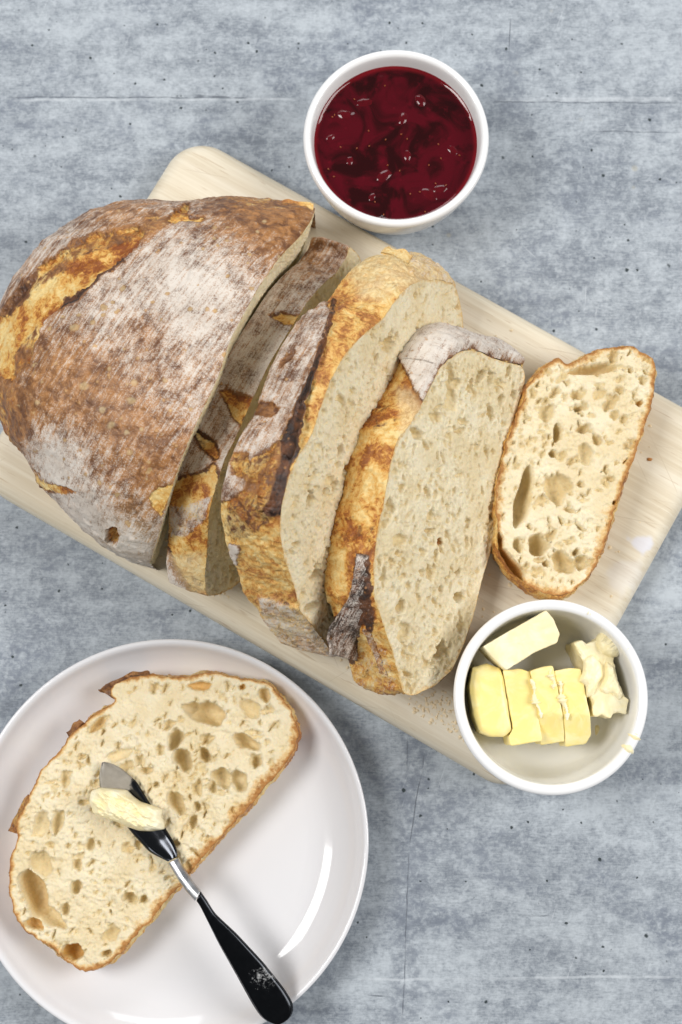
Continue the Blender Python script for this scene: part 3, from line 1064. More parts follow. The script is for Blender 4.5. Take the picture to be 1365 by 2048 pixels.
# a slight tilt: left edge a little higher
tl = math.radians(3.0)
plD = (plD[0], np.array([math.cos(tl), 0, -math.sin(tl)]), plD[2], np.array([math.sin(tl), 0, math.cos(tl)]))
D_front = [(1131, 732), (1140, 726), (1165, 715), (1191, 699), (1233, 694), (1269, 690), (1277, 702), (1305, 714), (1312, 732), (1309, 788), (1289, 853), (1269, 912), (1242, 980), (1224, 1043), (1203, 1105),
           (1184, 1145), (1150, 1182), (1120, 1192), (1085, 1188), (1054, 1170), (1023, 1142), (1002, 1112), (994, 1081), (995, 1046), (992, 1022), (993, 966), (1004, 921), (1016, 874), (1030, 850),
           (1039, 817), (1053, 776), (1078, 742), (1100, 722), (1117, 712), (1128, 720)]
Rg = lambda x: x
sliceD = Slice('bread_slice', 'small oval end slice lying flat at the bare end of the board', None, D_front, plD, 24.0, 41,
               base=(0.06, 0.72, 0.0, 0.1), bulge=1.6, back_scale=0.985, spin=1.2, density=1.05, big=1.5, rim=1.15, min_back=BT, bump=0.9, jag=0.9, back_shift=(0.4, 0),
               holes=[(1188, 738, 10.5, 3.0, 0.1, 6.5, 0.55), (1155, 790, 3.0, 2.3, 0, 2.6, 0.05), (1160, 815, 3.0, 1.5, 0, 3.2, 0.2), (1095, 825, 3.6, 4.6, -0.2, 2.6, 0.0), (1116, 865, 2.3, 4.4, 0, 3.4, 0.05), (1168, 857, 3.6, 2.2, 0.2, 3.0, 0.1),
                      (1200, 787, 3.8, 2.4, 0.3, 1.6, 0), (1107, 907, 1.9, 2.0, 0, 2.8, 0.25), (1172, 908, 3.6, 5.2, 0.3, 2.2, 0), (1048, 995, 4.0, 14.0, -0.25, 7.5, 0.4), (1112, 978, 5.0, 7.5, 0.4, 3.6, 0.05), (1130, 965, 3.0, 5.0, 0.8, 2.4, 0.05),
                      (1078, 1090, 5.6, 4.6, -0.7, 5.5, 0.35), (1128, 1125, 6.6, 4.4, -0.5, 4.0, 0.25), (1037, 1090, 2.4, 3.4, 0.2, 2.8, 0.1), (1163, 1125, 3.6, 3.2, 0.7, 3.4, 0.3), (1154, 1104, 1.6, 1.7, 0, 2.4, 0.3), (1093, 1127, 1.6, 1.7, 0, 2.2, 0.5),
                      (1018, 1128, 4.0, 11.0, 0.75, 4.5, 1.35), (1001, 1080, 1.7, 4.0, 0.1, 3.0, 1.1), (1222, 957, 2.2, 1.4, -0.5, 2.0, 0.2), (1282, 805, 1.5, 1.2, 0, 2, 1.2), (1286, 760, 2.0, 2.2, 0, 1.8, 0.2), (1262, 740, 1.4, 1.4, 0, 1.6, 0.3),
                      (1232, 1005, 1.4, 1.2, 0, 2.0, 1.3), (1085, 1000, 2.0, 3.0, 0.2, 1.6, 0), (1195, 880, 2.0, 3.0, 0.4, 2.0, 0.1), (1125, 755, 4.0, 1.6, 0.6, 1.2, 0.1), (1240, 780, 2.2, 1.8, 0, 1.5, 0.0), (1230, 830, 2.4, 2.4, 0, 1.4, 0.0), (1248, 838, 2.0, 2.0, 0, 1.4, 0), (1140, 1020, 3.0, 1.2, -0.4, 1.8, 0.1)])

def flap(root, base_px, edge_px, zb, ze, seed, mat, mask, thick=0.0009, name='crust_flap'):
    b = resample(np.asarray(base_px, float), 3.0, False)
    e = np.asarray(edge_px, float)
    x = np.linspace(0, 1, len(e))
    xb = np.linspace(0, 1, len(b))
    e = np.stack([np.interp(xb, x, e[:, k]) for k in range(2)], 1)
    rng = np.random.default_rng(seed)
    e = e + gsmooth(rng.normal(0, 6.0, e.shape), 2.0, False)
    n = len(b)
    m = 9
    t = np.linspace(0, 1, m)
    zb = np.broadcast_to(np.asarray(zb, float), (n,)) if np.ndim(zb) == 0 else np.interp(xb, np.linspace(0, 1, len(zb)), zb)
    ze = np.broadcast_to(np.asarray(ze, float), (n,)) if np.ndim(ze) == 0 else np.interp(xb, np.linspace(0, 1, len(ze)), ze)
    pxy = b[:, None] * (1 - t)[None, :, None] + e[:, None] * t[None, :, None]
    z = zb[:, None] * (1 - t) + ze[:, None] * t
    P = at(pxy[..., 0], pxy[..., 1], z)
    nn = grid_normals(P)
    P = P + nn * (0.0006 * fbm(P.reshape(-1, 3), 300, 3, seed).reshape(n, m, 1))
    top = (P + nn * thick / 2).reshape(-1, 3)
    bot = (P - nn * thick / 2).reshape(-1, 3)
    V = np.concatenate([top, bot])
    f = grid_faces(n, m)
    k = n * m
    ring = [i * m for i in range(n)] + [(n - 1) * m + j for j in range(1, m)] + [i * m + m - 1 for i in range(n - 2, -1, -1)] + [j for j in range(m - 2, 0, -1)]
    side = np.array([(ring[i], ring[(i + 1) % len(ring)], ring[(i + 1) % len(ring)] + k, ring[i] + k) for i in range(len(ring))])
    F = np.concatenate([f, f[:, ::-1] + k, side])
    mk = np.tile(np.asarray(mask, float), (len(V), 1))
    return mesh_obj(name, V, F, mat, root, mask=mk)


# ------------------------------------------------------------------ the uncut half loaf
cut_px = np.array([(631, 417), (623, 442), (600, 473), (559, 514), (513, 581), (461, 678), (436, 755), (410, 811), (385, 863), (359, 929), (338, 996), (318, 1068), (300, 1127)], float)
out_px = np.array([(631, 417), (612, 408), (559, 399), (492, 394), (436, 393), (369, 401), (308, 396), (246, 399), (179, 417), (138, 442), (92, 473), (62, 511), (28, 557), (-2, 617), (-22, 680),
                   (-26, 740), (-14, 800), (2, 840), (16, 873), (46, 909), (67, 950), (76, 978), (103, 998), (133, 1032), (169, 1063), (205, 1091), (246, 1110), (280, 1122), (300, 1127)], float)


def make_loaf():
    NQ, NV = 520, 300
    cp = resample(cut_px, 1.0, False)
    op = resample(out_px, 1.0, False)
    cp = gsmooth(cp, 10, False)
    cp[0], cp[-1] = cut_px[0], cut_px[-1]
    op = gsmooth(op, 4, False)

    def samp(a, q):
        x = np.linspace(0, 1, len(a))
        return np.stack([np.interp(q, x, a[:, k]) for k in range(2)], 1)
    q = np.linspace(0, 1, NQ)
    C = samp(cp, q)
    Oo = samp(op, q)
    zs = BT + 0.030
    H = 0.062
    zc = zs + H * np.clip(1 - np.abs(2 * q - 1) ** 2.3, 0, 1) ** 0.55
    v = np.linspace(0, 1, NV) ** 1.0
    # ease so that rows crowd near the silhouette where the surface turns down
    ve = np.sin(v * math.pi / 2)
    px = C[:, None, :] * (1 - ve)[None, :, None] + Oo[:, None, :] * ve[None, :, None]
    z = zs + (zc - zs)[:, None] * ((1 - ve ** 2.3).clip(0) ** (1 / 2.0))[None, :]
    P = at(px[..., 0], px[..., 1], z)
    # underside tucks in
    ctr = P[:, -1].mean(0)
    rows = [P]
    for a in np.linspace(0, 1, 24)[1:]:
        z2 = zs + (BT - zs) * math.sin(a * math.pi / 2)
        ins = 0.13 * (1 - math.cos(a * math.pi / 2))
        r = P[:, -1].copy()
        cc = (P[:, 0] + P[:, -1]) * 0.5
        r[:, :2] = r[:, :2] * (1 - ins) + cc[:, :2] * ins
        r[:, 2] = z2
        rows.append(r[:, None, :])
    P = np.concatenate(rows, 1)
    n, m_ = P.shape[:2]
    nn = grid_normals(P)
    if nn[n // 2, NV // 2, 2] < 0:
        nn = -nn
    pf = P.reshape(-1, 3)
    pp = proj(pf)
    gold_poly = [(-40, 640), (0, 628), (30, 590), (90, 525), (160, 478), (230, 460), (278, 452), (288, 466), (272, 492), (240, 515), (196, 546), (165, 577), (122, 612), (84, 640), (66, 690), (55, 730), (24, 762), (-10, 752), (-50, 750)]
    regions = [dict(poly=[(-60, 760), (24, 772), (46, 850), (34, 905), (-20, 870)], soft=24, gold=0.42, flour=0.12),
               dict(poly=[(430, 380), (620, 395), (615, 420), (560, 425), (470, 415)], soft=18, gold=0.38, flour=0.18),
               dict(poly=gold_poly, soft=3.5, gold=0.95, lift=-2.6, rim=0.35, rimw=5),
               dict(poly=[(150, 480), (230, 458), (282, 455), (284, 470), (240, 482), (170, 505), (110, 545), (60, 590), (30, 610), (60, 560)], soft=8, gold=0.40, char=0.15, lift=0.6),
               dict(poly=[(20, 712), (72, 640), (66, 690), (52, 735), (24, 758)], soft=5, gold=0.35, lift=1.0),
               dict(poly=[(110, 618), (125, 590), (160, 578), (200, 545), (246, 512), (250, 520), (205, 552), (168, 584), (128, 618)], soft=4, char=0.9, lift=0.5),
               dict(poly=[(0, 630), (40, 575), (70, 545), (45, 590), (10, 628)], soft=4, char=0.6),
               dict(poly=[(285, 455), (300, 425), (330, 430), (345, 445), (300, 470), (284, 490)], soft=8, flour=0.15, gold=0.3),
               dict(poly=[(333, 440), (352, 420), (378, 402), (380, 410), (372, 428), (412, 432), (405, 441), (372, 442), (350, 441)], soft=3, gold=0.9, lift=-2.2, rim=0.4, rimw=3),
               dict(poly=[(297, 995), (318, 975), (345, 968), (338, 1000), (322, 1034), (302, 1012)], soft=2.5, gold=0.85, lift=-1.2, rim=0.3, rimw=3),
               dict(poly=[(212, 1060), (232, 1058), (238, 1072), (230, 1096), (214, 1088)], soft=2.0, gold=1.0, lift=-6.0, wob=0.5),
               dict(poly=[(66, 940), (80, 965), (130, 972), (150, 985), (120, 990), (80, 985), (68, 970)], soft=5, gold=0.8, lift=-1.0)]
    m, lift = paint(pp, regions, (0.50, 0, 0, 0), pf)
    keep = m[:, 1] < 0.3
    f0 = m[:, 0].copy()
    blobs(pp, m, [(400, 560, 110, 0.20), (300, 570, 90, 0.12), (200, 640, 90, 0.12), (420, 680, 80, 0.10), (560, 430, 90, -0.38), (440, 420, 70, -0.16), (290, 660, 40, -0.18), (150, 760, 110, -0.22), (40, 830, 80, -0.18), (280, 880, 90, -0.16), (330, 960, 70, -0.14),
                  (110, 900, 60, 0.28), (180, 1010, 60, 0.22), (110, 960, 45, 0.2), (260, 1100, 60, 0.38), (160, 1040, 40, 0.3), (210, 1000, 50, -0.05), (240, 430, 70, -0.2), (130, 470, 70, 0.1), (330, 800, 60, 0.05), (260, 1040, 40, -.12)])
    m[:, 0] = np.where(keep, m[:, 0], f0)
    # tan spots where the skin blistered and flaked
    rs = np.random.default_rng(77)
    tan = np.zeros(len(pp))
    spots = [(262, 800, 9), (170, 772, 11), (205, 820, 7), (222, 850, 10), (268, 765, 7), (172, 950, 7), (300, 940, 6), (150, 655, 9), (210, 615, 6), (255, 865, 7), (262, 905, 6), (330, 760, 6), (245, 575, 6)]
    spots += [(rs.uniform(30, 560), rs.uniform(420, 1080), rs.uniform(1.8, 4.5)) for _ in range(150)]
    wq = 5.5 * fbm(pf, 420, 3, 44)
    for x, y, r in spots:
        tan = np.maximum(tan, 1 - smooth01(np.hypot(pp[:, 0] - x, (pp[:, 1] - y) * 1.1) + wq, 0.55 * r, 1.15 * r))
    tan = tan * keep
    m[:, 0] *= 1 - 0.75 * tan
    # thin, pale skin low on the near end
    m[:, 3] = np.clip(0.55 * np.exp(-((pp[:, 0] - 250) ** 2 + (pp[:, 1] - 1110) ** 2) / 70 ** 2), 0, 1) * keep
    m[:, 3] = np.maximum(m[:, 3], 0.5 * tan)
    d = 1.4 * fbm(pf, 22, 3, 5) + 0.6 * fbm(pf, 110, 3, 6) + 0.34 * fbm(pf, 420, 3, 7)
    d += 0.55 * smooth01(vnoise(pf, 260, 51), 0.70, 0.9)
    golds = m[:, 1]
    d += golds * (1.3 * fbm(pf, 130, 4, 8) + 0.7 * (0.6 - np.abs(fbm(pf, 260, 3, 9))))
    fade = np.ones((n, m_))
    fade *= (0.12 + 0.88 * smooth01(np.linalg.norm(P - P[:, :1], axis=-1) / MM, 0, 5.0))
    pf = pf + nn.reshape(-1, 3) * (MM * (d + lift) * fade.ravel())[:, None]
    pf[:, 2] = np.maximum(pf[:, 2], BT)
    root = tag(empty('bread_loaf', (P[:, :, 0].mean(), P[:, :, 1].mean(), BT)), 'uncut half of a round rustic loaf, floured brown crust with a golden burst score', 'bread loaf')
    f = grid_faces(n, m_)
    mesh_obj('crust', pf, f, M_CRUST_LOAF, root, mask=np.clip(m, 0, 1.2))
    tz = zs + 0.006
    flap(root, [(556, 412), (590, 418), (626, 428)], [(566, 397), (596, 400), (634, 409)], tz + 0.004, tz + 0.002, 21, M_CRUST_LOAF, (0, 1.0, 0, 0.1))
    # cut face: ruled from the crust edge down to the board
    top = pf.reshape(n, m_, 3)[:, 0]
    under = pf.reshape(n, m_, 3)[:, NV - 1:]
    ax = np.array([math.cos(bang), math.sin(bang), 0])
    K = 110
    w = np.linspace(0, 1, K)
    bot = top.copy()
    e0 = under[0, -1]
    e1 = under[-1, -1]
    # the bottom edge follows the cut line on the board, a touch to the right of the arch
    bot[:, 2] = BT
    bot[:, :2] = top[:, :2] - ax[:2] * (0.115 * (top[:, 2] - BT))[:, None]
    G = top[:, None, :] * (1 - w)[None, :, None] + bot[:, None, :] * w[None, :, None]
    gf = G.reshape(-1, 3)
    gn = np.tile(ax, (len(gf), 1))
    hgt = 0.8 * fbm(gf, 900, 2, 61) + 1.8 * np.minimum(0, fbm(gf, 380, 3, 62) + 0.15)
    dd = np.linalg.norm(gf - np.repeat(top, K, 0), axis=1) / MM
    gf = gf + gn * (MM * hgt * smooth01(dd, 0, 1.5))[:, None]
    mk = np.zeros((len(gf), 4))
    mk[:, 3] = np.clip(1 - dd / 2.0, 0, 1)
    mesh_obj('crumb', gf, grid_faces(n, K), M_CRUMB, root, mask=mk)
    return root


make_loaf()

# ------------------------------------------------------------------ plate
PZ = 0.021
pc = at(np.array(336.), np.array(1681.), PZ)
rp = 0.5 * np.linalg.norm(at(np.array(336. - 402), np.array(1681.), PZ) - at(np.array(336. + 402), np.array(1681.), PZ)) / MM / 100.2
M_PLATE = mat_ceramic('white_glazed_plate', (0.76, 0.755, 0.775), 0.09)
plate = lathe('plate', [(r_ * rp, z_) for r_, z_ in [(0, 2.2), (55, 2.2), (58, 0.0), (62, 0.0), (64, 2.5), (76, 4.2), (87, 8.0), (95, 13.5), (99.2, 19.0), (100.2, 20.6), (99.8, 21.4), (98.6, 21.6), (97.0, 20.4),
                      (94.3, 16.6), (90.5, 12.8), (86.0, 9.8), (81.5, 7.7), (77, 6.6), (72, 6.15), (66, 6.0), (40, 6.0), (0, 6.0)]], (pc[0], pc[1], 0.0), M_PLATE, seg=220)
tag(plate, 'white glazed round plate holding one slice and the knife', 'plate')

# ---- slice on the plate
PF = 0.0062
zE = PF + 0.0185
plE = (at(np.array(300.), np.array(1650.), zE), np.array([1.0, 0, 0]), np.array([0, 1.0, 0]), np.array([0, 0, 1.0]))
E_front = [(225, 1371), (250, 1358), (278, 1349), (323, 1352), (367, 1355), (418, 1343), (473, 1355), (529, 1361), (546, 1374), (577, 1411), (591, 1447), (600, 1470), (592, 1487), (582, 1512), (529, 1578),
           (468, 1646), (379, 1746), (329, 1808), (245, 1903), (213, 1929), (173, 1945), (152, 1937), (122, 1912), (97, 1887), (49, 1861), (29, 1826), (18, 1779), (20, 1718), (40, 1668), (30, 1655), (42, 1630), (64, 1580), (81, 1542), (108, 1512), (127, 1497), (142, 1472),
           (164, 1450), (192, 1425), (224, 1411), (234, 1397), (216, 1391)]


def e_rim(p2):
    # thicker baked rim along the straight bottom crust
    a = np.array([(592 - 300) * 0.235, -(1487 - 1650) * 0.235])
    b = np.array([(213 - 300) * 0.235, -(1929 - 1650) * 0.235])
    e = (b - a) / np.linalg.norm(b - a)
    w = p2 - a
    dist = np.abs(w[:, 0] * e[1] - w[:, 1] * e[0])
    return 0.70 + 0.95 * np.exp(-(dist / 9) ** 2)


sliceE = Slice('bread_slice', 'large slice lying on the white plate under the butter knife', None, E_front, plE, 18.0, 53,
               base=(0.05, 0.85, 0.0, 0.1),
               regions=[dict(poly=[(180, 1400), (210, 1365), (290, 1335), (300, 1350), (240, 1385)], soft=6, char=0.55, gold=0.4),
                        dict(poly=[(20, 1680), (20, 1640), (150, 1430), (180, 1440), (60, 1650)], soft=8, char=0.25, gold=0.6)],
               bulge=1.1, back_scale=0.99, spin=0.9, density=1.0, big=1.3, rim=0.95, rim_fn=e_rim, min_back=PF, bump=0.9, jag=1.0, back_shift=(0.3, -0.3),
               holes=[(415, 1428, 9.5, 5.0, -0.35, 7.5, 0.5), (388, 1418, 5.0, 3.2, -0.4, 5.0, 0.3), (350, 1480, 3.6, 5.0, -0.3, 4.6, 0.15), (365, 1519, 4.4, 5.6, 0.4, 5.2, 0.2), (410, 1511, 2.8, 3.6, 0.3, 4.0, 0.3), (492, 1484, 7.2, 3.0, -0.35, 4.0, 0.2),
                      (513, 1524, 2.8, 2.6, 0, 3.4, 0.35), (443, 1557, 4.6, 5.2, 0.2, 4.4, 0.2), (478, 1562, 4.2, 5.0, 0.2, 4.0, 0.2), (502, 1418, 5.6, 4.0, -0.5, 2.0, 0), (353, 1607, 3.2, 7.0, 0.45, 4.0, 0.25), (395, 1614, 1.9, 2.4, 0, 2.6, 0.1), (386, 1645, 2.4, 3.2, 0, 3.0, 0.2),
                      (425, 1574, 2.4, 3.2, 0, 3.4, 0.2), (293, 1541, 3.0, 1.7, 0, 2.6, 0.3), (320, 1500, 2.2, 2.6, 0, 1.8, 0), (240, 1510, 6.0, 3.0, 0.3, 1.6, 0), (115, 1645, 2.8, 6.0, -0.15, 2.6, 0.1), (82, 1650, 3.4, 7.0, -0.2, 2.0, 0.0), (82, 1728, 4.4, 7.0, 0.4, 2.2, 0),
                      (68, 1790, 5.2, 13.5, 0.35, 7.0, 0.65), (95, 1832, 10.0, 4.0, -0.5, 4.6, 0.45), (68, 1850, 4.6, 2.8, -0.5, 3.5, 0.85), (145, 1905, 5.2, 3.8, -0.5, 5.0, 1.0), (152, 1775, 2.7, 3.3, 0, 2.8, 0.1), (130, 1820, 2.4, 2.8, 0, 2.4, 0.1),
                      (258, 1796, 3.2, 2.5, 0.2, 3.4, 0.2), (287, 1800, 2.2, 1.9, 0, 2.6, 0.15), (213, 1908, 2.6, 1.7, 0.3, 2.6, 0.6), (180, 1690, 2.0, 3.2, 0, 2.4, 0.1), (155, 1730, 2.4, 3.0, 0, 2.2, 0), (222, 1870, 4.6, 3.0, 0.4, 2.0, 0),
                      (530, 1390, 3.0, 3.4, 0.5, 2.8, 0.6), (485, 1374, 1.6, 1.6, 0, 2.0, 0.9), (400, 1372, 6.0, 2.2, 0.1, 2.0, 0.9), (195, 1450, 5.0, 2.2, 0.7, 2.2, 0.7), (312, 1570, 1.6, 1.6, 0, 2.0, 0.2), (278, 1690, 1.8, 2.4, 0, 1.6, 0), (130, 1560, 2.4, 4.0, 0, 1.8, 0), (168, 1605, 2.4, 1.6, 0, 1.6, 0)])

flap(sliceE.root, [(228, 1398), (246, 1376), (276, 1358), (302, 1352)], [(192, 1388), (222, 1362), (268, 1344), (304, 1345)], zE - 0.002, zE - 0.004, 3, M_CRUST, (0, 0.4, 0.42, 0))
flap(sliceE.root, [(36, 1668), (48, 1640), (60, 1600)], [(20, 1662), (34, 1632), (52, 1592)], zE - 0.002, zE - 0.006, 4, M_CRUST, (0, 0.5, 0.35, 0))
flap(sliceE.root, [(142, 1478), (160, 1455), (170, 1446)], [(136, 1470), (148, 1450), (166, 1440)], zE - 0.001, zE - 0.003, 5, M_CRUST, (0, 0.4, 0.4, 0))


def surf(sl, px, py, lift=0.0):
    """heights of a slice's crust under photo points"""
    out = []
    for x, y in zip(px, py):
        d = ray(np.array(x, float), np.array(y, float))
        h = sl.bvh.ray_cast(Vector(CAM), Vector(d).normalized())
        out.append((h[0].z if h[0] is not None else np.nan) + lift)
    out = np.array(out)
    ok = ~np.isnan(out)
    return np.interp(np.arange(len(out)), np.nonzero(ok)[0], out[ok]) if ok.any() else np.full(len(out), 0.09)


def ear(sl, base_px, edge_px, rise, seed, mask, name='crust_ear', thick=0.0012):
    b = np.asarray(base_px, float)
    zb = surf(sl, b[:, 0], b[:, 1], -0.0008)
    e = np.asarray(edge_px, float)
    ze = surf(sl, e[:, 0], e[:, 1], 0.0) + rise
    flap(sl.root, base_px, edge_px, zb, ze, seed, M_CRUST, mask, thick, name)


# burnt, lifted lips of the scores
ear(sliceB, [(655, 640), (640, 690), (622, 750), (600, 812), (588, 860), (566, 905)], [(664, 641), (647, 693), (630, 754), (609, 816), (598, 866), (584, 910)], 0.0022, 6, (0.0, 0.0, 1.2, 0))
ear(sliceB, [(575, 920), (560, 960), (548, 1000), (535, 1020)], [(596, 925), (582, 968), (571, 1010), (562, 1028)], 0.003, 7, (0.0, 0.0, 1.1, 0))

ear(sliceC, [(738, 1114), (745, 1150), (743, 1200), (737, 1226), (724, 1262), (718, 1300), (714, 1322)], [(716, 1106), (709, 1150), (705, 1185), (691, 1212), (668, 1238), (656, 1268), (660, 1304)], 0.0032, 9, (0.46, 0.0, 1.1, 0), thick=0.0016)
ear(sliceC, [(742, 1262), (752, 1285), (764, 1320), (776, 1352)], [(730, 1262), (742, 1288), (752, 1322), (764, 1352)], 0.0018, 10, (0.40, 0.4, 0.2, 0), thick=0.0014)
ear(sliceB, [(762, 506), (788, 512), (815, 532)], [(770, 493), (800, 499), (824, 514)], 0.002, 12, (0.1, 0.8, 0.0, 0.4), 'crust_flap')

# ------------------------------------------------------------------ jam bowl and jam
JZ = 0.050
jc = at(np.array(793.), np.array(273.), JZ)
M_BOWL = mat_ceramic('white_porcelain', (0.87, 0.87, 0.875), 0.12)
rj = 0.5 * np.linalg.norm(at(np.array(606.), np.array(273.), JZ) - at(np.array(980.), np.array(273.), JZ)) / MM
print('jam bowl radius', rj)
jam_bowl = lathe('jam_bowl', [(0, 2.0), (21, 2.0), (22.5, 0), (25.5, 0), (27.0, 2.2), (rj - 11.5, 10), (rj - 6.2, 20), (rj - 2.8, 32), (rj - 0.6, 44), (rj - 0.2, 48), (rj - 0.9, 49.6), (rj - 2.2, 50), (rj - 3.6, 49.3),
                              (rj - 4.4, 47), (rj - 5.6, 40), (rj - 7.6, 29), (rj - 11, 18), (rj - 17, 9.5), (14, 6), (0, 5.5)], (jc[0], jc[1], 0), M_BOWL, seg=200)
tag(jam_bowl, 'white porcelain bowl filled with dark red jam, on the tabletop', 'bowl')

JS = 0.0405
rjam = rj - 5.3
M_JAM = mat_jam()


def make_jam():
    nr, na = 150, 320
    r = np.linspace(0, 1, nr)
    a = np.linspace(0, 2 * math.pi, na, endpoint=False)
    Rr, Aa = np.meshgrid(r * rjam * MM, a)
    X = Rr * np.cos(Aa)
    Y = Rr * np.sin(Aa)
    P = np.stack([X, Y, np.zeros_like(X)], -1).reshape(-1, 3)
    h = 0.4 * fbm(P, 60, 2, 4) + 0.25 * np.maximum(0, fbm(P, 110, 2, 8))
    # slumped hollows and raised lumps of fruit
    rng = np.random.default_rng(8)
    for _ in range(26):
        ang = rng.uniform(0, 6.28)
        rr = rjam * math.sqrt(rng.uniform(0.02, 0.80))
        s = rng.uniform(1.4, 4.2)
        d2 = ((P[:, 0] / MM - rr * math.cos(ang)) ** 2 + (P[:, 1] / MM - rr * math.sin(ang)) ** 2) / s ** 2
        h += rng.choice([-0.6, 0.5, 0.6]) * np.exp(-d2) * rng.uniform(0.4, 1.0)
    edge = np.exp(-((rjam * MM - Rr.ravel()) / 0.0013))
    h = h * (1 - edge) + 1.3 * edge
    P[:, 2] = h * MM
    P += np.array([jc[0], jc[1], JS])
    root = tag(empty('jam', (jc[0], jc[1], JS - 0.006)), 'dark red berry jam with lumps of fruit filling the white bowl', 'jam')
    mesh_obj('jam_surface', P, grid_faces(na, nr, wrap_n=True), M_JAM, root)
    M_BERRY = mat_simple('cooked_berry', (0.085, 0.0015, 0.005), 0.10, spec=0.45, var=0.5, scale=300)
    M_SEED = mat_simple('berry_seed', (0.28, 0.07, 0.02), 0.35)
    spots = [(728, 205, 5.2), (806, 238, 3.8), (858, 390, 5.0), (768, 352, 5.0), (842, 200, 3.6), (882, 378, 4.2), (700, 322, 3.0), (690, 230, 4.4), (745, 395, 3.0), (905, 300, 3.4), (660, 275, 2.6), (815, 310, 3.2)]
    for k, (x, y, s) in enumerate(spots):
        c = at(np.array(float(x)), np.array(float(y)), JS)
        bm_u, bm_v = 24, 14
        th = np.linspace(0, 2 * math.pi, bm_u, endpoint=False)
        ph = np.linspace(0.02, math.pi - 0.02, bm_v)
        T, Q = np.meshgrid(th, ph, indexing='ij')
        B = np.stack([np.cos(T) * np.sin(Q), np.sin(T) * np.sin(Q), np.cos(Q)], -1)
        rad = 1 + 0.12 * fbm(B.reshape(-1, 3) + k * 5.0, 1.6, 3, k).reshape(bm_u, bm_v, 1)
        ro = k * 1.3
        B = B * rad * np.array([1.25, 0.8, 0.52]) * s * MM
        B = np.stack([B[..., 0] * math.cos(ro) - B[..., 1] * math.sin(ro), B[..., 0] * math.sin(ro) + B[..., 1] * math.cos(ro), B[..., 2]], -1)
        B = B + c - np.array([0, 0, s * 0.40 * MM])
        mesh_obj('berry', B.reshape(-1, 3), grid_faces(bm_u, bm_v, wrap_n=True), M_BERRY, root)
    # pips
    V = []
    F = []
    for _ in range(26):
        ang = rng.uniform(0, 6.28)
        rr = rjam * math.sqrt(rng.uniform(0.0, 0.9))
        c = np.array([jc[0] + rr * MM * math.cos(ang), jc[1] + rr * MM * math.sin(ang), JS + 0.0007])
        o = rng.uniform(0, 6.28)
        u = np.array([math.cos(o), math.sin(o), 0]) * 0.0007
        w = np.array([-math.sin(o), math.cos(o), 0]) * 0.00045
        zz = np.array([0, 0, 0.0004])
        k = len(V)
        V += [c + u, c + w, c - u, c - w, c + zz, c - zz]
        F += [(k, k + 1, k + 4), (k + 1, k + 2, k + 4), (k + 2, k + 3, k + 4), (k + 3, k, k + 4), (k + 1, k, k + 5), (k + 2, k + 1, k + 5), (k + 3, k + 2, k + 5), (k, k + 3, k + 5)]
    s = mesh_obj('seeds', np.array(V), F, M_SEED, root)
    tag(s, kind='stuff')


make_jam()

# ------------------------------------------------------------------ butter dish
DZ = BT + 0.044
dc = at(np.array(1103.), np.array(1393.), DZ)
rd = 0.5 * np.linalg.norm(at(np.array(908.), np.array(1393.), DZ) - at(np.array(1298.), np.array(1393.), DZ)) / MM
print('dish radius', rd)
DISH = (dc[0], dc[1], BT)
butter_dish = lathe('butter_dish', [(0, 1.5), (rd - 13, 1.5), (rd - 12, 0), (rd - 9.5, 0), (rd - 7.0, 2.0), (rd - 4.4, 8), (rd - 2.4, 20), (rd - 1.0, 34), (rd - 0.2, 40), (rd, 42), (rd - 0.6, 43.5), (rd - 2.4, 44), (rd - 4.3, 43.3),
                                    (rd - 5.0, 41), (rd - 5.8, 32), (rd - 7.2, 18), (rd - 9.6, 9.5), (rd - 14, 5.6), (rd - 21, 4.6), (15, 4.4), (0, 4.4)], DISH, M_BOWL, seg=200)
tag(butter_dish, 'white porcelain ramekin of butter standing on the corner of the board', 'dish')
DF = BT + 0.0045

M_BUT = mat_butter('yellow_butter', (0.95, 0.785, 0.29), (0.97, 0.85, 0.45))
M_BUT_PALE = mat_butter('pale_cut_butter', (0.95, 0.83, 0.50), (0.97, 0.90, 0.66))


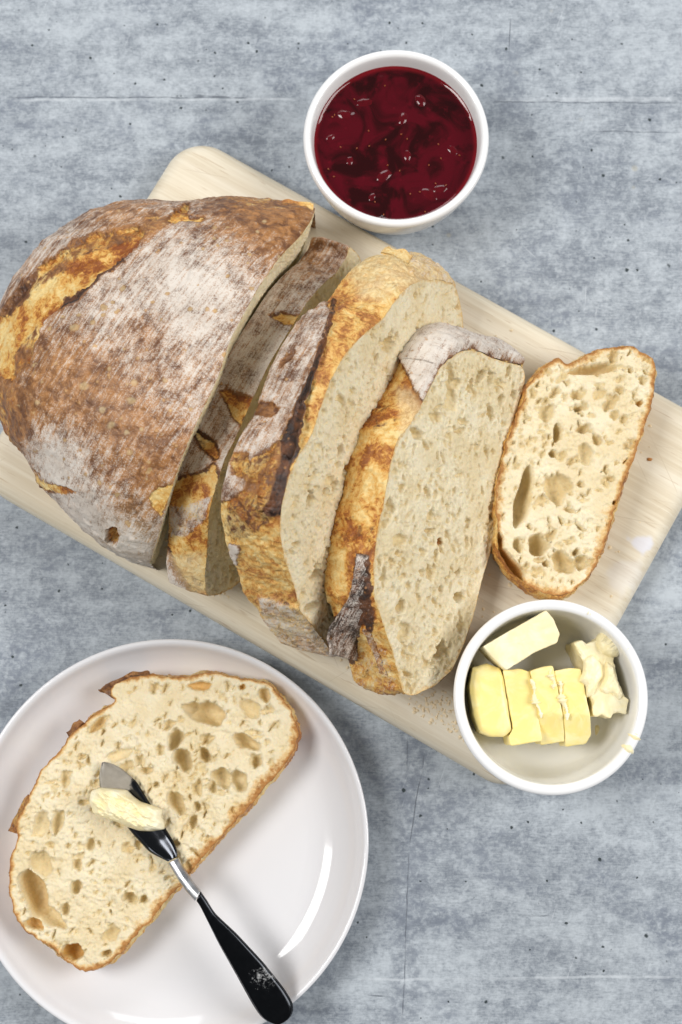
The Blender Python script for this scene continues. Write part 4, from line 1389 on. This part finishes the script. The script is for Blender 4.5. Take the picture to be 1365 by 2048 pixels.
def butter_block(name, label, poly_px, z_top, z_bot, mat, seed, rnd=2.0, tilt=None, group=None, rough=0.25, parent=None, crease=None):
    """a cut piece: outline traced on its top, rounded rim, straight sides, a little uneven"""
    p = resample(np.asarray(poly_px, float), 3.0)
    p = gsmooth(p, 0.8)
    n = len(p)
    zt = z_top if tilt is None else None
    W = at(p[:, 0], p[:, 1], np.full(n, z_top))
    if tilt is not None:
        # tilt = (dz per metre along x, along y) about the centre
        c = W.mean(0)
        zz = z_top + (W[:, 0] - c[0]) * tilt[0] + (W[:, 1] - c[1]) * tilt[1]
        W = at(p[:, 0], p[:, 1], zz)
    c = W.mean(0)
    rows = []
    R = rnd * MM
    inset = lambda k: W + (c - W) / np.maximum(np.linalg.norm((c - W)[:, :2], axis=1, keepdims=True), 1e-6) * np.array([k, k, 0])
    cl = []
    first = inset(R)
    first[:, 2] = W[:, 2]
    for f in (0.97, 0.85, 0.7, 0.55, 0.4, 0.25, 0.1):
        q = first + (c - first) * f
        cl.append(q)
    for q in cl:
        rows.append(q)
    for a in np.linspace(math.pi / 2, 0, 6):
        q = inset(R * (1 - math.cos(a)))
        q[:, 2] = W[:, 2] - R * (1 - math.sin(a))
        rows.append(q)
    depth = W[:, 2] - z_bot
    for f in np.linspace(0.2, 0.9, 6):
        q = W.copy()
        q[:, 2] = W[:, 2] - R - (depth - R) * f
        rows.append(q)
    q = inset(0.6 * MM)
    q[:, 2] = z_bot
    rows.append(q)
    G = np.stack(rows, 1)
    m = G.shape[1]
    nn = grid_normals(G, True)
    flat = G.reshape(-1, 3)
    if crease is not None:
        # below the crease the top falls away towards the dish floor
        drop = np.maximum(0, proj(flat)[:, 1] - crease) * 0.00015
        flat[:, 2] -= drop * (flat[:, 2] - z_bot) / (z_top - z_bot)
    dsp = rough * (fbm(flat, 140, 3, seed) + 0.6 * fbm(flat, 500, 2, seed + 1))
    flat = flat + nn.reshape(-1, 3) * (dsp * MM)[:, None]
    flat[:, 2] = np.maximum(flat[:, 2], z_bot)
    # caps
    V = np.concatenate([flat, c[None] if tilt is None else W.mean(0)[None], np.array([[c[0], c[1], z_bot]])])
    F = grid_faces(n, m, wrap_n=True).tolist()
    for i in range(n):
        i2 = (i + 1) % n
        F.append((i * m, n * m, i2 * m))
        F.append((i * m + m - 1, i2 * m + m - 1, n * m + 1))
    o = mesh_obj(name, V, F, mat, parent, origin=None if parent is not None else (c[0], c[1], z_bot))
    if parent is None:
        tag(o, label, 'butter', group)
    return o


ZB = DF + 0.030
butter_block('butter_block', 'rounded end piece of the butter stick, against the ramekin wall below the tilted slab', [(948, 1334), (975, 1326), (1002, 1336), (1008, 1352), (1018, 1410), (1026, 1462), (1010, 1474), (985, 1474), (963, 1466), (950, 1432), (941, 1372)], ZB, DF, M_BUT, 1, rnd=3.2, rough=0.3)
butter_block('butter_slab', 'butter slice standing next to the rounded end piece', [(1006, 1340), (1040, 1337), (1060, 1343), (1074, 1410), (1086, 1482), (1055, 1487), (1022, 1492), (1018, 1472), (1028, 1464), (1017, 1400)], ZB - 0.0012, DF, M_BUT, 2, rnd=0.8)
butter_block('butter_slab', 'butter slice in the middle of the standing row, with a curled pale edge', [(1061, 1342), (1085, 1334), (1106, 1331), (1121, 1400), (1136, 1484), (1110, 1488), (1087, 1491), (1075, 1410)], ZB + 0.0004, DF, M_BUT, 3, rnd=0.7, crease=1430)
butter_block('butter_slab', 'butter slice beside the scraped pile, last of the standing row', [(1108, 1342), (1140, 1336), (1162, 1337), (1177, 1410), (1188, 1470), (1178, 1489), (1138, 1495), (1122, 1400)], ZB - 0.0006, DF, M_BUT, 4, rnd=0.7, crease=1432)
butter_block('butter_slab', 'pale slab of butter tilted across the ramekin above the row', [(966, 1293), (1030, 1256), (1093, 1220), (1108, 1240), (1121, 1268), (1116, 1285), (1070, 1305), (1013, 1341), (988, 1318)], ZB + 0.007, DF + 0.014, M_BUT_PALE, 5, rnd=0.7, tilt=(-0.10, 0.14), rough=0.3)

# curled pale shavings where the knife cut
SHAVE = ['pale butter ridge along the cut beside the slice next to the rounded end', 'longer pale butter ridge along the cut nearest the scraped pile', 'short pale butter ridge at the top corner of the middle standing slice']
for k, (a, b) in enumerate((((1062, 1358), (1082, 1436)), ((1118, 1362), (1136, 1440)), ((1100, 1338), (1110, 1378)))):
    n = 40
    t = np.linspace(0, 1, n)
    rng = np.random.default_rng(20 + k)
    cx = a[0] + (b[0] - a[0]) * t + 2.5 * np.sin(t * 9 + k)
    cy = a[1] + (b[1] - a[1]) * t
    W = at(cx, cy, np.full(n, ZB + 0.0004))
    rad = (0.0011 + 0.0006 * np.sin(t * 14 + k) + 0.0004 * rng.normal(size=n)).clip(0.0005) * np.sin(np.clip(t, 0.03, 0.97) * math.pi) ** 0.4
    th = np.linspace(0, 2 * math.pi, 10, endpoint=False)
    G = W[:, None, :] + rad[:, None, None] * (np.cos(th)[None, :, None] * np.array([1, 0.15, 0]) + np.sin(th)[None, :, None] * np.array([0, 0, 0.8]))
    o = mesh_obj('butter_shaving', G.reshape(-1, 3), grid_faces(n, 10, wrap_m=True), M_BUT_PALE, origin=W.mean(0))
    tag(o, SHAVE[k], 'butter', 'butter ridges along the cuts')


def lump(name, label, outline_px, z0, hmax, seed, mat, ridge=0.5, cat='butter', origin_z=None, base=None, group=None, peak=(0.5, 0.5), spinr=0.6):
    """scraped butter: an uneven heap over a traced outline"""
    op = gsmooth(resample(np.asarray(outline_px, float), 2.0), 1.2)
    n = len(op)
    m = 46
    W = at(op[:, 0], op[:, 1], np.full(n, z0 + 0.3 * hmax))
    c = W.mean(0)
    t = np.linspace(0, 1, m)
    G = c + (W - c)[:, None, :] * t[None, :, None]
    prof = (1 - t ** 5).clip(0) ** 0.5
    flat = G.reshape(-1, 3)
    cs, sn = math.cos(spinr), math.sin(spinr)
    aniso = np.stack([flat[:, 0] * cs + flat[:, 1] * sn, (-flat[:, 0] * sn + flat[:, 1] * cs) * 3.2, flat[:, 2]], 1)
    rel = fbm(aniso, 90, 4, seed) * ridge + 0.35 * ridge * fbm(flat, 330, 3, seed + 2)
    step = np.floor((fbm(aniso, 60, 2, seed + 7) + 1) * 3) / 6 - 0.5
    hh = hmax * (0.62 + 0.38 * rel + 0.28 * step * ridge)
    z = z0 + hh * np.tile(prof, n)
    zb = np.full_like(z, z0)
    top = flat.copy()
    top[:, 2] = np.maximum(z, z0 + 0.0002)
    bot = flat.copy()
    bot[:, :2] = c[:2] + (flat[:, :2] - c[:2]) * 0.93
    bot[:, 2] = zb
    V = np.concatenate([top, bot])
    f = grid_faces(n, m, wrap_n=True)
    k = n * m
    side = np.array([(i * m + m - 1, ((i + 1) % n) * m + m - 1, ((i + 1) % n) * m + m - 1 + k, i * m + m - 1 + k) for i in range(n)])
    F = np.concatenate([f, f[:, ::-1] + k, side])
    o = mesh_obj(name, V, F, mat, origin=(c[0], c[1], z0))
    return tag(o, label, cat, group)


butter_block('butter_scraping', 'ragged pile of scraped pale butter against the ramekin wall', [(1150, 1286), (1163, 1278), (1172, 1288), (1192, 1282), (1204, 1268), (1216, 1276), (1224, 1304), (1230, 1330), (1240, 1368), (1252, 1396), (1258, 1402), (1254, 1428), (1236, 1422),
                                                                                      (1222, 1438), (1205, 1430), (1188, 1434), (1184, 1400), (1170, 1372), (1172, 1340), (1160, 1310)], ZB - 0.001, DF, M_BUT_PALE, 31, rnd=1.0, rough=1.1)
lump('butter_scraping', 'flat ragged sheet of butter lying over the middle of the scraped pile', [(1168, 1318), (1186, 1308), (1204, 1326), (1208, 1352), (1196, 1368), (1186, 1392), (1174, 1396), (1172, 1372), (1158, 1362), (1166, 1344)], ZB - 0.002, 0.006, 38, M_BUT_PALE, 0.5, spinr=1.2)
lump('butter_scraping', 'folded butter sheet at the wall end of the scraped pile', [(1214, 1322), (1226, 1330), (1236, 1362), (1248, 1392), (1240, 1402), (1226, 1386), (1212, 1390), (1200, 1380), (1212, 1352)], ZB - 0.002, 0.0055, 39, M_BUT_PALE, 0.6, spinr=1.2)
lump('butter_scraping', 'small butter curl sitting on top of the ragged scraped pile', [(1193, 1275), (1200, 1266), (1216, 1258), (1226, 1268), (1236, 1290), (1244, 1306), (1236, 1314), (1222, 1316), (1204, 1308), (1194, 1292)], ZB - 0.003, 0.010, 33, M_BUT_PALE, 0.5)
lump('butter_flake', 'thin butter flake on the ramekin floor beside the standing row', [(1190, 1450), (1198, 1446), (1208, 1472), (1211, 1488), (1200, 1491), (1188, 1490)], DF, 0.004, 35, M_BUT_PALE, 0.5)
lump('butter_flake', 'tiny butter crumb clinging between the scraped pile and the ramekin wall', [(1236, 1322), (1243, 1319), (1247, 1332), (1241, 1343), (1235, 1336)], DF + 0.010, 0.008, 36, M_BUT_PALE, 0.4)


def rim_smear(label, a0, a1, seed, wid=(0.6, 1.0), group=None):
    """butter wiped on the ramekin's rim"""
    n = 40
    a = np.linspace(math.radians(a0), math.radians(a1), n)
    rng = np.random.default_rng(seed)
    th = np.linspace(0, math.pi, 12)
    t = np.linspace(0, 1, n)
    env = np.sin(np.clip(t, 0.02, 0.98) * math.pi) ** 0.6 * (0.7 + 0.3 * np.sin(t * 17 + seed) + 0.15 * rng.normal(size=n))
    env = np.clip(env, 0.08, 1.3)
    rc = rd - 2.4
    G = np.zeros((n, 12, 3))
    for i in range(n):
        w = 2.6 * wid[1] * env[i]
        h = 1.1 * wid[0] * env[i]
        x = rc + w * np.cos(th)
        z = 43.2 - 0.16 * (x - rc) ** 2 + h * np.sin(th) - 0.2
        G[i, :, 0] = dc[0] + x * MM * math.cos(a[i])
        G[i, :, 1] = dc[1] + x * MM * math.sin(a[i])
        G[i, :, 2] = BT + z * MM
    o = mesh_obj('butter_smear', G.reshape(-1, 3), grid_faces(n, 12), M_BUT_PALE, origin=G.reshape(-1, 3).mean(0))
    return tag(o, label, 'butter')


rim_smear('thick butter smear wiped over the outer rim of the ramekin, next to the bare table', -44, -20, 1, (1.5, 1.25))
rim_smear('thin pale butter smear on the ramekin rim behind the scraped pile', -6, 4, 2, (0.7, 0.5))
rim_smear('dab of butter on the outer rim of the ramekin near the board edge', 26, 34, 3, (0.9, 0.6))
rim_smear('speck of butter on the ramekin rim facing the small flat slice', 62, 67, 4, (1.2, 0.5))

# ------------------------------------------------------------------ butter knife on the plate slice
KZ = zE + 0.0022
SMUDGE = np.zeros(3)


def make_knife():
    global SMUDGE
    root = tag(empty('butter_knife', at(np.array(400.), np.array(1800.), KZ)), 'polished steel butter knife, coloured as its dark reflection, resting across the slice on the plate', 'knife')
    sm = at(np.array(527.), np.array(1950.), 0.0265)
    SMUDGE = sm - np.array(root.location)
    FILM_SHEEN = at(np.array(228.), np.array(1556.), KZ) - np.array(root.location)
    m_dark = mat_blade(FILM_SHEEN)
    m_handle = mat_steel('handle_dark_reflection', (0.028, 0.030, 0.034), 0.20, True)  # reflection of a dark room put into the handle colour
    m_neck = mat_steel('steel_bright_reflection', (0.62, 0.63, 0.65), 0.34)  # same metal as the blade, window reflection put into its pale colour

    def loft(name, left, right, zc, th, mat, crown):
        L = np.asarray(left, float)
        R = np.asarray(right, float)
        k = 60
        x = np.linspace(0, 1, k)

        def sm_(a):
            s = np.concatenate([[0], np.cumsum(np.linalg.norm(np.diff(a, axis=0), axis=1))])
            s /= s[-1]
            return gsmooth(np.stack([np.interp(x, s, a[:, j]) for j in range(2)], 1), 1.3, False)
        L = sm_(L)
        R = sm_(R)
        z = np.interp(x, np.linspace(0, 1, len(zc)), zc)
        tt = np.interp(x, np.linspace(0, 1, len(th)), th)
        m = 15
        u = np.linspace(0, 1, m)
        rows = []
        prof = np.sin(np.pi * u)
        A = L[:, None] * (1 - u)[None, :, None] + R[:, None] * u[None, :, None]
        T = at(A[..., 0], A[..., 1], np.repeat(z[:, None], m, 1))
        top = T.copy()
        top[..., 2] += (tt[:, None] * 0.5) * (np.clip(1 - (2 * u - 1) ** 8, 0, 1) ** 0.5)[None, :] + crown * prof[None, :] ** 1.5
        bot = T.copy()
        bot[..., 2] -= (tt[:, None] * 0.5) * (np.clip(1 - (2 * u - 1) ** 4, 0, 1) ** 0.5)[None, :] - (crown * 0.9 * prof[None, :] if crown < 0 else 0)
        ring = np.concatenate([top, bot[:, ::-1][:, 1:-1]], 1)
        mm = ring.shape[1]
        V = ring.reshape(-1, 3)
        F = grid_faces(k, mm, wrap_m=True).tolist()
        F.append(tuple(range(mm)))
        F.append(tuple((k - 1) * mm + j for j in reversed(range(mm))))
        return mesh_obj(name, V, F, mat, root)

    zb = KZ
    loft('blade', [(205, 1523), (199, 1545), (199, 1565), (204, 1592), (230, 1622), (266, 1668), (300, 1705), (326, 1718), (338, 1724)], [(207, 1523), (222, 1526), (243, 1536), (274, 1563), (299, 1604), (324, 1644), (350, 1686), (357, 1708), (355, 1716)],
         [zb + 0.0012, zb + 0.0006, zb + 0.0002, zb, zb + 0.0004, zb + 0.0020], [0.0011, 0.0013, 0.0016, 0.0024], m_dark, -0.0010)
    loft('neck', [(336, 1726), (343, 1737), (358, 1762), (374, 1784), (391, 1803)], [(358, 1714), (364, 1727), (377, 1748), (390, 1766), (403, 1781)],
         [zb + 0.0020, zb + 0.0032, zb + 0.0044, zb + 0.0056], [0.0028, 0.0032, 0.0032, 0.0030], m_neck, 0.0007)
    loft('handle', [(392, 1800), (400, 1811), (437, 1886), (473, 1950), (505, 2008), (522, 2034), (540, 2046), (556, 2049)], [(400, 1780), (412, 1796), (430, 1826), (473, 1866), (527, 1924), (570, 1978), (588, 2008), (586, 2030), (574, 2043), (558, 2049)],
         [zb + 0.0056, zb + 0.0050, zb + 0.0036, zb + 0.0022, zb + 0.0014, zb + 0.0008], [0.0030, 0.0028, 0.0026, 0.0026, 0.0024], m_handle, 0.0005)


make_knife()
lump('butter_curl', 'soft pale lump of butter sitting on the knife blade', [(176, 1602), (180, 1582), (198, 1575), (226, 1577), (252, 1580), (266, 1594), (280, 1604), (304, 1612), (325, 1620), (322, 1634), (329, 1646), (328, 1660), (304, 1664), (278, 1663), (256, 1656), (236, 1646), (206, 1636), (184, 1626)],
     KZ + 0.0008, 0.0135, 44, M_BUT_PALE, 0.75, spinr=-0.55)


# butter film and grey reflection are painted in the blade material
# ------------------------------------------------------------------ crumbs and flour on the board
def make_crumbs():
    rng = np.random.default_rng(5)
    spots = []
    for cx, cy, sx, sy, n in ((885, 1430, 34, 26, 110), (915, 1478, 24, 22, 90), (850, 1405, 26, 14, 40), (480, 1185, 30, 14, 25), (345, 1090, 12, 10, 14), (640, 1330, 40, 12, 16), (960, 1170, 16, 30, 12), (1290, 930, 30, 60, 6), (700, 470, 30, 16, 6), (980, 1250, 60, 60, 22), (600, 1270, 60, 30, 16), (250, 1110, 60, 20, 10), (1000, 640, 50, 30, 8), (1230, 1130, 40, 50, 10)):
        for _ in range(n):
            x, y = rng.normal(cx, sx), rng.normal(cy, sy)
            p = at(np.array(x), np.array(y), BT)
            q = BOARD_INV(p[None])[0]
            if abs(q[0]) > BLX - 0.010 or abs(q[1]) > BLY - 0.010:
                continue
            spots.append((p, rng.uniform(0.25, 1.15)))
    V = []
    F = []
    for p, s in spots:
        k = len(V)
        o = rng.uniform(0, 6.28)
        pts = []
        for j in range(6):
            r = s * MM * rng.uniform(0.6, 1.3)
            pts.append(p + np.array([r * math.cos(o + j * 1.047), r * math.sin(o + j * 1.047), 0.00015 * rng.uniform(0.2, 1)]))
        V += pts + [p + np.array([0, 0, s * MM * rng.uniform(0.4, 0.9)])]
        F += [(k + j, k + (j + 1) % 6, k + 6) for j in range(6)]
    o = mesh_obj('bread_crumbs', np.array(V), F, mat_simple('pale_crumbs', (0.82, 0.68, 0.46), 0.85, var=0.2, scale=900), smooth=False)
    tag(o, 'pale crumbs and flour scattered over the cutting board', 'crumbs', kind='stuff')
    # one toasted crumb on the bare end of the board
    c = at(np.array(1300.), np.array(919.), BT)
    th = np.linspace(0, 2 * math.pi, 12, endpoint=False)
    ph = np.linspace(0.05, math.pi - 0.05, 7)
    T, Q = np.meshgrid(th, ph, indexing='ij')
    B = np.stack([1.3 * np.cos(T) * np.sin(Q), 0.8 * np.sin(T) * np.sin(Q), 0.5 * np.cos(Q)], -1)
    B = B * (1 + 0.3 * fbm(B.reshape(-1, 3), 2.0, 2, 3).reshape(12, 7, 1)) * 0.0010 + c + np.array([0, 0, 0.0004])
    tag(mesh_obj('crust_crumb', B.reshape(-1, 3), grid_faces(12, 7, wrap_n=True), mat_simple('toasted_crumb', (0.50, 0.22, 0.06), 0.7), origin=c), 'single toasted crust crumb on the bare end of the board', 'crumb')


make_crumbs()
